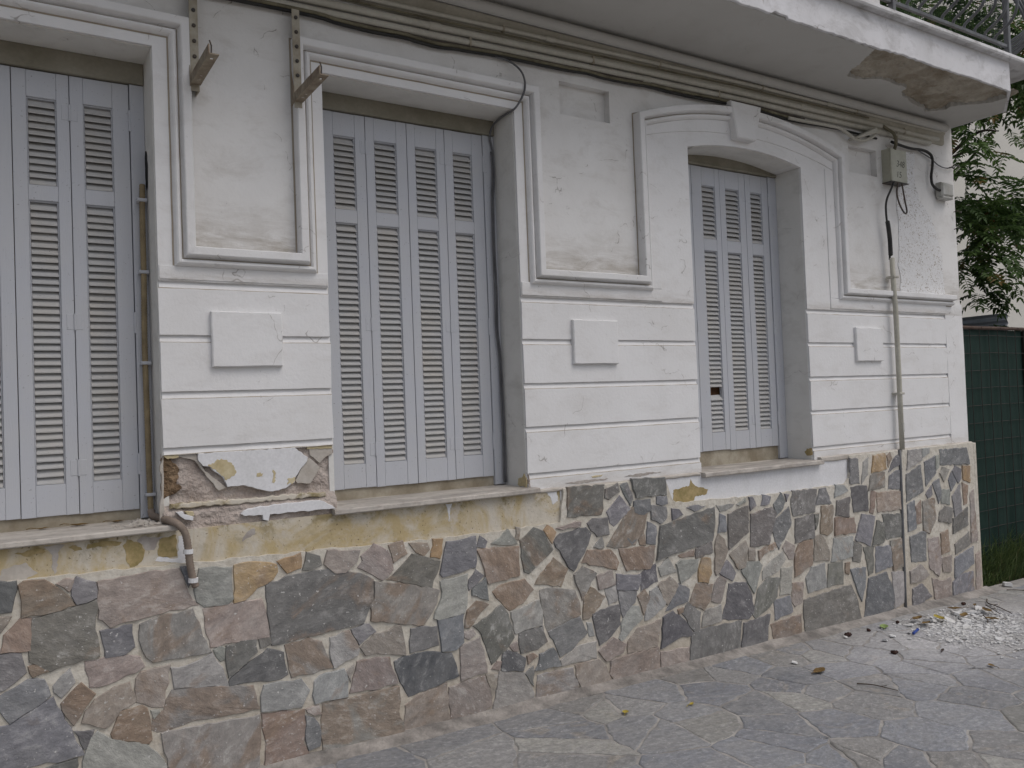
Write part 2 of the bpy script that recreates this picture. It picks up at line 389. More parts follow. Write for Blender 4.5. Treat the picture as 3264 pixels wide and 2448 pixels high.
flags.sort(key=lambda t: (t[1])**2+(t[2]+3.6)**2*1.0 if (t[1] > .6 and t[2] > -3) else 900+t[1]**2+t[2]**2)
def flag_mesh(polys, rnd):
    m = MB()
    for poly, cx, cy in polys:
        if area(poly) < 0: poly = poly[::-1]
        p = inset(ragged(poly, .045, .009, rnd), .004+rnd.uniform(0, .005)); q = inset(p, .006); n = len(p)
        tx, ty = rnd.uniform(-.003, .003), rnd.uniform(-.003, .003); h = rnd.uniform(-.0008, .0016)
        v = [(x, y, gz(x)-.012) for x, y in p]+[(x, y, gz(x)-.0022+h*.6) for x, y in p]+[(x, y, gz(x)+h+(x-cx)*tx+(y-cy)*ty) for x, y in q]
        f = [tuple(range(2*n, 3*n))]
        for i in range(n):
            j = (i+1) % n; f += [(i, j, n+j, n+i), (n+i, n+j, 2*n+j, 2*n+i)]
        m.add(v, f)
    return m
FC = [srgb(146, 148, 152), srgb(138, 141, 147), srgb(154, 153, 151), srgb(132, 135, 142), srgb(162, 160, 152), srgb(144, 145, 147), srgb(152, 149, 143)]
for k, fl in enumerate(flags[:300]):
    o = flag_mesh([fl], rnd).build('flagstone', 'flag', pav); c = rnd.choice(FC); f = rnd.uniform(.74, 1.22)
    o.color = (c[0]*f, c[1]*f, c[2]*f, rnd.uniform(.1, .6))
if len(flags) > 300:
    o = flag_mesh(flags[300:], rnd).build('distant_flagstones', 'flag', pav); o['kind'] = 'stuff'; o.color = srgb(134, 134, 136)
# cement strip where pavement meets the house
m = MB(); N = 120
for i in range(N+1):
    x = -3+9.7*i/N; z = gz(x); w_ = .105+.035*n3(x*2.1, 3, 0)+.02*n3(x*8, 5, 0)
    m.v += [(x, -.03, z+.028+.006*n3(x*5, 0, 1)), (x, -.075+.006*n3(x*7, 1, 0), z+.014+.004*n3(x*9, 2, 2)), (x, -.03-w_, z-.0015)]
for i in range(N):
    for k in (0, 1): m.f.append((3*i+k, 3*i+k+1, 3*i+4+k, 3*i+3+k))
structure(m.build('kerb_fillet', 'cement_fillet', None, True))

# ================================================================ HOUSE
house = thing('house', (2.0, 0, 0), 'old white plastered house front with grey shutters and rubble stone base', 'house')
YF, YB = .012, .34
OP = [(-.47, .585, 3.135), (1.31, 2.365, 3.158), (3.625, 4.685, 3.13)]
rnd = random.Random(3)
def rust_profile(z0, z1, tops):
    p = [(0., z0)]
    for t in sorted(tops):
        p += [(0., t-.031), (.005, t-.028), (.014, t-.004), (.015, t), (.001, t+.001)]
    return p+[(0., z1)]
def extrude(prof, x0, x1, name, mat, step=.035, jit=.0012, ends=True):
    m = MB(); k = max(2, int((x1-x0)/step)); n = len(prof)
    xs = [x0+(x1-x0)*i/k for i in range(k+1)]
    for i, x in enumerate(xs):
        for j, (y, z) in enumerate(prof):
            e = 1 if 0 < j < n-1 else 0
            xx = x+(rnd.uniform(-.003, .003) if i in (0, k) and e else 0)
            m.v.append((xx, y+jit*1.3*n3(x*6, z*6, 7), z+e*jit*1.6*n3(x*11, z*3, j)))
    for i in range(k):
        for j in range(n-1): m.f.append((i*n+j, (i+1)*n+j, (i+1)*n+j+1, i*n+j+1))
    if ends:
        for i, fl in ((0, True), (k, False)):
            b = len(m.v); x = xs[i]
            m.v += [(x, YB, prof[0][1]), (x, YB, prof[-1][1])]
            q = [i*n+j for j in range(n)]+[b+1, b]
            m.f.append(tuple(q if fl else q[::-1]))
    return m
G = [1.225, 1.47, 1.70, 1.935, 2.16]
wall = thing  # placeholder name kept local
WB = MB()
def addm(a, b): a.add(b.v, b.f)
def pier(prof, x0, x1):
    o = extrude(prof, x0, x1, '', '').build('rusticated_pier', 'white_plaster', house); o.data.materials.append(MT['grime_shade_plaster'])
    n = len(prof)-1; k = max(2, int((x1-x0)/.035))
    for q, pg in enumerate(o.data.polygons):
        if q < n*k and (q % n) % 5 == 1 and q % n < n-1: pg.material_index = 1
pier(rust_profile(1.10, 2.163, G), -3., OP[0][0])
pier(rust_profile(1.4395, 2.163, G[1:]), OP[0][1], OP[1][0])
pier(rust_profile(1.10, 2.163, G), OP[1][1], OP[2][0])
pier(rust_profile(1.10, 2.163, G), OP[2][1], 6.358)
extrude([(0., 1.10), (0., 1.5), (0., 1.9), (0., 2.163)], 6.358, 6.6, '', '', .06, .0016).build('corner_pilaster', 'white_plaster', house)
# upper wall field and lintels
def arch3(x, x0=3.625, x1=4.685, z=3.13, r=.058): 
    u = (x-(x0+x1)/2)/((x1-x0)/2); return z+r*(1-u*u)
m = MB()
for x0, x1 in ((-3., OP[0][0]), (OP[0][1], OP[1][0])): m.box(x0, x1, YF, YB, 2.163, 3.75)
def recess_block(x0, x1, hx0, hx1, hz0, hz1, d):
    """pier block with a shallow rectangular pocket"""
    for a, b, c, e in ((x0, hx0, 2.163, 3.75), (hx1, x1, 2.163, 3.75), (hx0, hx1, 2.163, hz0), (hx0, hx1, hz1, 3.75)): m.box(a, b, YF, YB, c, e)
    m.box(hx0, hx1, YF+d, YB, hz0, hz1)
recess_block(OP[1][1], OP[2][0], 2.675, 3.03, 3.185, 3.37, .045)
recess_block(OP[2][1], 6.6, 5.235, 5.57, 3.17, 3.365, .045)
m.box(OP[0][0], OP[0][1], YF, YB, OP[0][2], 3.75); m.box(OP[1][0], OP[1][1], YF, YB, OP[1][2], 3.75)
xs = [3.625+1.06*i/16 for i in range(17)]
m.prism([(x, arch3(x)) for x in xs]+[(4.685, 3.75), (3.625, 3.75)], YF, YB)
m.build('upper_wall', 'field_plaster', house)
m = MB(); m.box(-3, 6.6, .341, 4.0, -.2, 3.9); m.build('house_core', 'dark_gap', house)
# reveals get their own weathered coat: thin linings inside the openings
for k, (x0, x1, zt) in enumerate(OP):
    m = MB()
    m.box(x1-.0035, x1+.02, .016, .30, 1.12, zt-.002)
    m.box(x0-.02, x0+.0035, .016, .30, 1.12, zt-.002)
    if k < 2: m.box(x0+.0035, x1-.0035, .016, .30, zt-.004, zt+.01)
    else: m.prism([(x, arch3(x)-.004) for x in xs[1:-1]]+[(x, arch3(x)+.02) for x in xs[1:-1][::-1]], .016, .30)
    m.build('window_reveal', 'reveal_plaster', house)
# window surrounds, flush bands between the opening and the moulding
def mold_arch(x): u = (x-4.155)/.87; return 3.205+.14*(1-u*u)
ax = [3.285+1.74*i/24 for i in range(25)]
m = MB()
m.box(-3, .648, 0, YF, 3.135, 3.20, 0); m.box(.585, .648, 0, YF, 2.163, 3.135); m.box(.648, 1.255, 0, YF, 2.163, 2.235)
m.box(1.255, 1.31, 0, YF, 2.163, 3.158); m.box(1.255, 2.422, 0, YF, 3.158, 3.215); m.box(2.365, 2.422, 0, YF, 2.163, 3.158); m.box(2.422, 3.285, 0, YF, 2.163, 2.24)
m.box(3.285, 3.625, 0, YF, 2.163, 3.13); m.box(4.685, 5.025, 0, YF, 2.163, 3.13); m.box(5.025, 6.6, 0, YF, 2.163, 2.25)
oa = [3.285]+xs+[5.025]
m.prism([(3.285, 3.13)]+[(x, arch3(x)) for x in xs]+[(5.025, 3.13)]+[(x, mold_arch(x)+.01) for x in ax[::-1]], 0, YF)
m.build('window_surround', 'white_plaster', house)
# low raised margin around the arched window and below the panels
E = -.006
lo = [(x, 3.151+.112*(1-((x-4.155)/.87)**2)) for x in ax]
for fn in (lambda m: m.box(3.285, 3.36, E, 0, 2.238, 3.15, .003), lambda m: m.box(2.368, 3.36, E, 0, 2.1665, 2.2375, .003), lambda m: m.box(4.935, 5.025, E, 0, 2.243, 3.15, .003),
           lambda m: m.box(4.935, 6.366, E, 0, 2.170, 2.2425, .003), lambda m: m.box(.587, 1.308, E*.6, 0, 2.1665, 2.2235, .002), lambda m: m.prism(lo+[(x, mold_arch(x)) for x in ax[::-1]], E, 0, .002)):
    m = MB(); fn(m); m.build('surround_margin', 'white_plaster', house)
# moulding swept round windows and panels
def sweep(path, prof):
    m = MB(); n = len(path); k = len(prof); nr = []
    for i in range(n):
        d1 = (Vector(path[i])-Vector(path[i-1])).normalized() if i else None
        d2 = (Vector(path[i+1])-Vector(path[i])).normalized() if i < n-1 else None
        n1 = Vector((-d1.y, d1.x)) if d1 else None; n2 = Vector((-d2.y, d2.x)) if d2 else None
        if n1 is None: q = n2
        elif n2 is None: q = n1
        else: q = (n1+n2); q = q/max(q.dot(n1), .3)
        nr.append(q)
    for i in range(n):
        for t, p in prof:
            x, z = path[i][0]+nr[i].x*t, path[i][1]+nr[i].y*t
            m.v.append((x+.0012*n3(x*9, z*9, p*50), -p+.001*n3(x*14, z*14, 3), z+.0012*n3(x*9, z*9, p*50+9)))
    for i in range(n-1):
        for j in range(k-1): m.f.append((i*k+j, (i+1)*k+j, (i+1)*k+j+1, i*k+j+1))
    m.f.append(tuple(range(k))); m.f.append(tuple((n-1)*k+j for j in reversed(range(k))))
    return m
PROF = [(-.007, .0006), (0, .0012), (.002, .010), (.008, .020), (.015, .025), (.022, .025), (.028, .020), (.031, .012), (.036, .010), (.040, .020), (.043, .034), (.046, .040), (.050, .042), (.080, .042), (.084, .038), (.085, -.0114), (.094, -.0114)]
PROF = [(t*.95, p*(1.2 if p > 0 else 1)) for t, p in PROF]
path = [(-3, 3.185), (.648, 3.185), (.648, 2.222), (1.255, 2.222), (1.255, 3.205), (2.422, 3.205), (2.422, 2.226), (3.285, 2.226)]+[(x, mold_arch(x)) for x in ax]+[(5.025, 2.236), (6.455, 2.236)]
def dens(p, s=.06):
    out = []
    for a, b in zip(p[:-1], p[1:]):
        k = max(1, int((Vector(b)-Vector(a)).length/s)); out += [tuple(Vector(a).lerp(Vector(b), i/k)) for i in range(k)]
    return out+[p[-1]]
o = sweep(dens(path), PROF).build('panel_moulding', 'white_plaster', house); o.data.materials.append(MT['grime_shade_plaster'])
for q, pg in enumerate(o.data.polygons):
    if q % (len(PROF)-1) in (0, 7, 15): pg.material_index = 1  # dark lines along the moulding creases: grime plus shade painted as colour
# keystone
m = MB(); m.prism([(3.965, 3.455), (4.25, 3.455), (4.185, 3.225), (4.015, 3.225)], -.058, .01, .007)
m.build('keystone', 'white_plaster', house)
# plaques
for x0, x1, z0, z1 in ((.785, 1.085, 1.80, 2.036), (2.685, 2.998, 1.80, 2.043), (5.185, 5.495, 1.803, 2.043)):
    m = MB(); m.prism(ragged([(x0, z0), (x1, z0), (x1, z1), (x0, z1)], .05, .0016, rnd), -.021, .012, .004); m.build('plaque', 'white_plaster', house)
# rough cast patch left bare near the corner
ROUGH = [(5.797,3.002),(5.800,3.180),(5.934,3.403),(6.066,3.420),(6.030,3.276),(6.066,3.141),(6.105,3.033),(6.242,2.933),(6.306,2.811),(6.367,2.644),(6.386,2.325),(5.785,2.325)]
m = MB(); m.prism(ragged(ragged(ROUGH, .09, .018, rnd), .02, .006, rnd), .0075, .012); m.build('roughcast_patch', 'roughcast', house)
# damaged pier foot: exposed render with layered paint flakes
m = MB(); nx, nz = 74, 34
for j in range(nz+1):
    for i in range(nx+1):
        x = .578+.734*i/nx; z = 1.10+.345*j/nz; y = .021+.011*n3(x*9, z*14, 1)+.007*n3(x*25, z*30, 4)
        if z > 1.25: y += .010*max(0, min(1, (.66-x)/.05))
        if z < 1.21: y -= .030+.006*n3(x*6, z*30, 8)
        elif z < 1.235: y -= .020*(1.235-z)/.025
        m.v.append((x, min(y, .05), z))
for j in range(nz):
    for i in range(nx): m.f.append((j*(nx+1)+i, j*(nx+1)+i+1, (j+1)*(nx+1)+i+1, (j+1)*(nx+1)+i))
m.build('exposed_render', 'render_coat', house, True)
def patch(name, poly, y0, y1, mat, step=.018, amp=.0028, bev=.0015, par=None):
    m = MB(); m.prism(ragged(poly, step, amp, rnd), y0, y1, bev); return m.build(name, mat, par or house)
ISLE =[(0.719,1.4385),(0.838,1.4385),(1.128,1.4385),(1.188,1.392),(1.184,1.375),(1.156,1.347),(1.127,1.307),(1.123,1.285),(1.080,1.262),(1.024,1.253),(0.973,1.266),(0.937,1.281),(0.897,1.291),(0.865,1.290),(0.835,1.289),(0.824,1.318),(0.817,1.332),(0.787,1.356),(0.767,1.379),(0.739,1.385),(0.720,1.408)]
isl = patch('plaster_flake', ISLE, -.003, .03, 'fresh_white', .012, .002)
for q in ([(0.757,1.387),(0.788,1.401),(0.813,1.412),(0.833,1.407),(0.857,1.384),(0.873,1.357),(0.863,1.336),(0.831,1.319),(0.821,1.332),(0.790,1.363),(0.767,1.381)],
          [(0.957,1.341),(0.986,1.334),(0.982,1.321),(0.960,1.323)], [(1.031,1.349),(1.043,1.333),(1.036,1.292),(1.023,1.294)], [(1.093,1.306),(1.128,1.307),(1.121,1.287),(1.092,1.278)]):
    patch('paint_scar', q, -.0042, .0, 'ochre_paint', .006, .0045, .0005)
patch('plaster_flake', [(1.195,1.389),(1.245,1.343),(1.224,1.307),(1.199,1.274),(1.137,1.279),(1.130,1.291),(1.155,1.343)], .006, .03, 'under_plaster')
patch('plaster_flake', [(1.19,1.4385),(1.305,1.4385),(1.305,1.40),(1.27,1.385),(1.245,1.36),(1.20,1.40)], .007, .03, 'under_plaster')
patch('plaster_flake', [(0.585,1.4385),(0.715,1.4385),(0.748,1.363),(0.832,1.287),(0.800,1.275),(0.767,1.322),(0.708,1.408),(0.645,1.430)], .008, .03, 'under_plaster')
patch('soil_pocket', [(0.581,1.432),(0.614,1.425),(0.642,1.388),(0.645,1.345),(0.634,1.318),(0.667,1.298),(0.626,1.280),(0.593,1.266),(0.579,1.257)], .014, .05, 'earth_pit', .012, .006)
patch('paint_ledge', [(0.604,1.239),(1.262,1.231),(1.263,1.212),(0.95,1.214),(0.603,1.219)], -.011, .03, 'yellow_band', .014, .0045, .004)
patch('plaster_flake', [(0.882,1.173),(0.914,1.192),(1.080,1.201),(1.230,1.197),(1.265,1.179),(1.300,1.154),(1.004,1.158),(0.996,1.132),(0.974,1.138),(0.971,1.158),(0.896,1.162)], -.030, .01, 'fresh_white')
patch('plaster_flake', [(0.624,1.206),(0.650,1.207),(0.653,1.195),(0.689,1.182),(0.689,1.166),(0.656,1.172)], -.027, .01, 'fresh_white')
patch('paint_scar', [(0.657,1.206),(0.690,1.203),(0.693,1.187),(0.669,1.183)], -.026, .01, 'ochre_paint')
patch('paint_scar', [(0.582,1.4385),(0.644,1.4385),(0.644,1.428),(0.60,1.424)], .003, .02, 'ochre_paint', .01, .002, .0008)
patch('paint_scar', [(1.186,1.4388),(1.303,1.4388),(1.303,1.424),(1.186,1.428)], .004, .02, 'ochre_paint', .01, .002, .0008)
# peeled edge strip standing off the corner of the left window
patch('plaster_flake', [(.571,1.40),(.584,1.44),(.584,1.17),(.566,1.16),(.568,1.26),(.576,1.30)], -.002, .016, 'under_plaster', .02, .004)
# bands under the sills
m = MB(); m.prism([(-3, .93), (2.552, .93), (2.548, 1.131), (-3, 1.131)], -.02, .3); m.build('sill_band', 'yellow_band', house)
m = MB(); m.prism([(2.552, .9), (6.4, .9), (6.4, 1.131), (2.552, 1.131)], -.02, .3); m.build('sill_band', 'fresh_white', house)
m = MB(); m.prism(ragged([(-3, 1.131), (6.60, 1.131), (6.60, 1.106), (2.5, 1.108), (2.49, 1.131)], 9, 0, rnd), -.016, .0, 0)
for q, mt in (([(0.631,1.108),(0.654,1.105),(0.654,0.990),(0.615,1.003),(0.541,1.020),(0.548,1.032),(0.580,1.033),(0.596,1.022),(0.625,1.019)], 'fresh_white'),
              ([(0.433,1.068),(0.422,1.096),(0.441,1.118),(0.484,1.098),(0.502,1.069),(0.497,1.032),(0.463,1.007),(0.447,1.005),(0.435,1.027)], 'olive_paint'),
              ([(0.55,1.039),(0.558,1.105),(0.622,1.116),(0.624,1.028),(0.596,1.025)], 'olive_paint'),
              ([(0.293,1.099),(0.299,1.116),(0.362,1.120),(0.419,1.110),(0.410,1.099),(0.343,1.101)], 'olive_paint'),
              ([(0.057,1.110),(0.120,1.120),(0.148,1.118),(0.158,1.105),(0.106,1.095)], 'olive_paint'),
              ([(0.232,1.112),(0.247,1.118),(0.276,1.108),(0.280,1.097),(0.255,1.094)], 'olive_paint'),
              ([(0.151,1.125),(0.182,1.128),(0.222,1.125),(0.198,1.095),(0.193,1.028),(0.185,1.016),(0.174,1.047),(0.180,1.088)], 'band_grey'),
              ([(0.505,1.124),(0.550,1.111),(0.585,1.116),(0.555,1.10),(0.539,1.064),(0.505,1.066),(0.498,1.087),(0.475,1.110)], 'band_grey'),
              ([(0.886,1.071),(0.911,1.097),(0.937,1.105),(0.940,1.079),(0.882,1.056)], 'band_grey'),
              ([(3.368,1.052),(3.46,1.062),(3.499,1.067),(3.509,1.104),(3.53,1.075),(3.557,1.057),(3.654,1.032),(3.637,1.001),(3.546,0.999),(3.522,0.964),(3.363,0.969)], 'olive_paint'),
              ([(1.86,1.118),(1.90,1.118),(1.885,1.08),(1.878,1.03),(1.872,1.08)], 'fresh_white'),
              ([(2.46,1.12),(2.53,1.125),(2.535,1.07),(2.50,1.05),(2.49,1.09)], 'fresh_white'),
              ([(.02,1.06),(.09,1.075),(.13,1.03),(.05,.99),(.0,1.02)], 'under_plaster')):
    patch('paint_scar', q, -.0212, -.018, mt, .010, .0035, .0005)
for q in (([(2.60,1.155),(2.75,1.162),(2.90,1.158),(2.88,1.150),(2.70,1.147)]), ([(3.02,1.16),(3.2,1.17),(3.3,1.163),(3.12,1.15)])):
    patch('paint_scar', q, -.0022, .0, 'band_grey', .015, .003, .0005)
patch('paint_scar', [(2.78,1.178),(2.86,1.182),(2.85,1.172),(2.79,1.170)], -.0024, .0, 'ochre_paint', .01, .002, .0005)
# chips at the window corners (on the reveal faces)
def side_chip(x, yz, mat):
    m = MB(); p = ragged(yz, .012, .004, rnd); n = len(p)
    m.add([(x-.003, y, z) for y, z in p]+[(x+.004, y, z) for y, z in p], [tuple(range(n)), tuple(reversed(range(n, 2*n)))]+[(i, (i+1) % n, n+(i+1) % n, n+i) for i in range(n)])
    m.build('plaster_chip', mat, house)
side_chip(OP[1][1]-.005, [(.010,1.20),(.03,1.225),(.055,1.20),(.085,1.195),(.095,1.165),(.075,1.155),(.05,1.16),(.012,1.152)], 'ochre_paint')
side_chip(OP[2][1]-.005, [(.010,1.215),(.05,1.21),(.07,1.19),(.05,1.165),(.012,1.17)], 'olive_paint')
patch('plaster_chip', [(2.366,1.22),(2.372,1.205),(2.378,1.15),(2.366,1.15)], -.003, .02, 'render_coat', .01, .002)
# hole knocked in the left reveal
m = MB(); yz = ragged([(.20,2.75),(.17,2.74),(.155,2.66),(.165,2.585),(.19,2.575),(.21,2.60),(.215,2.70)], .02, .006, rnd)
m.add([(.578, y, z) for y, z in yz], [tuple(range(len(yz)))]); m.build('reveal_hole', 'dark_gap', house)
# marble sills
for x0, x1, zb, zt in ((-.52, .625, 1.136, 1.160), (1.285, 2.40, 1.126, 1.152), (3.60, 4.715, 1.108, 1.136)):
    m = MB(); k = 24
    prof = [(.0, zb), (-.0, zb)]
    for i in range(k+1):
        x = x0+(x1-x0)*i/k; e = .0025*n3(x*17, 1, 2); yf = -.058+(.004*n3(x*8, 0, 3)); h = zt-.001
        m.v += [(x, .30, zb), (x, yf+.004, zb+e*.3), (x, yf, zb+.005), (x, yf+.001, zt-.005+e*.3), (x, yf+.006, zt), (x, .30, zt+.006)]
    for i in range(k):
        for j in range(5): m.f.append((i*6+j, (i+1)*6+j, (i+1)*6+j+1, i*6+j+1))
        m.f.append((i*6+5, (i+1)*6+5, (i+1)*6, i*6))
    m.f += [tuple(range(5, -1, -1)), tuple(k*6+j for j in range(6))]
    m.build('window_sill', 'marble', house)
# stone-clad plinth: mortar bed with real stones
top = [(-3,1.02),(.009,1.016),(.311,1.008),(.648,.995),(1.026,.985),(1.453,.97),(1.938,.955),(2.535,.955),(2.562,1.118),(3.29,1.116),(3.34,1.0),(3.37,.98),(4.117,.955),(4.96,.955),(5.0,.99),(5.02,1.118),(6.6,1.135)]
tp = ragged(top, .035, .006, rnd, close=False)
m = MB(); m.prism(tp+[(6.6, -.3), (-3, -.3)], -.037, .02, 0)
m.box(2.56, 3.30, -.036, .0, 1.110, 1.133, .004); m.box(5.01, 6.6, -.0362, .0, 1.112, 1.146, .004)
pl = m.build('plinth', 'mortar', house)
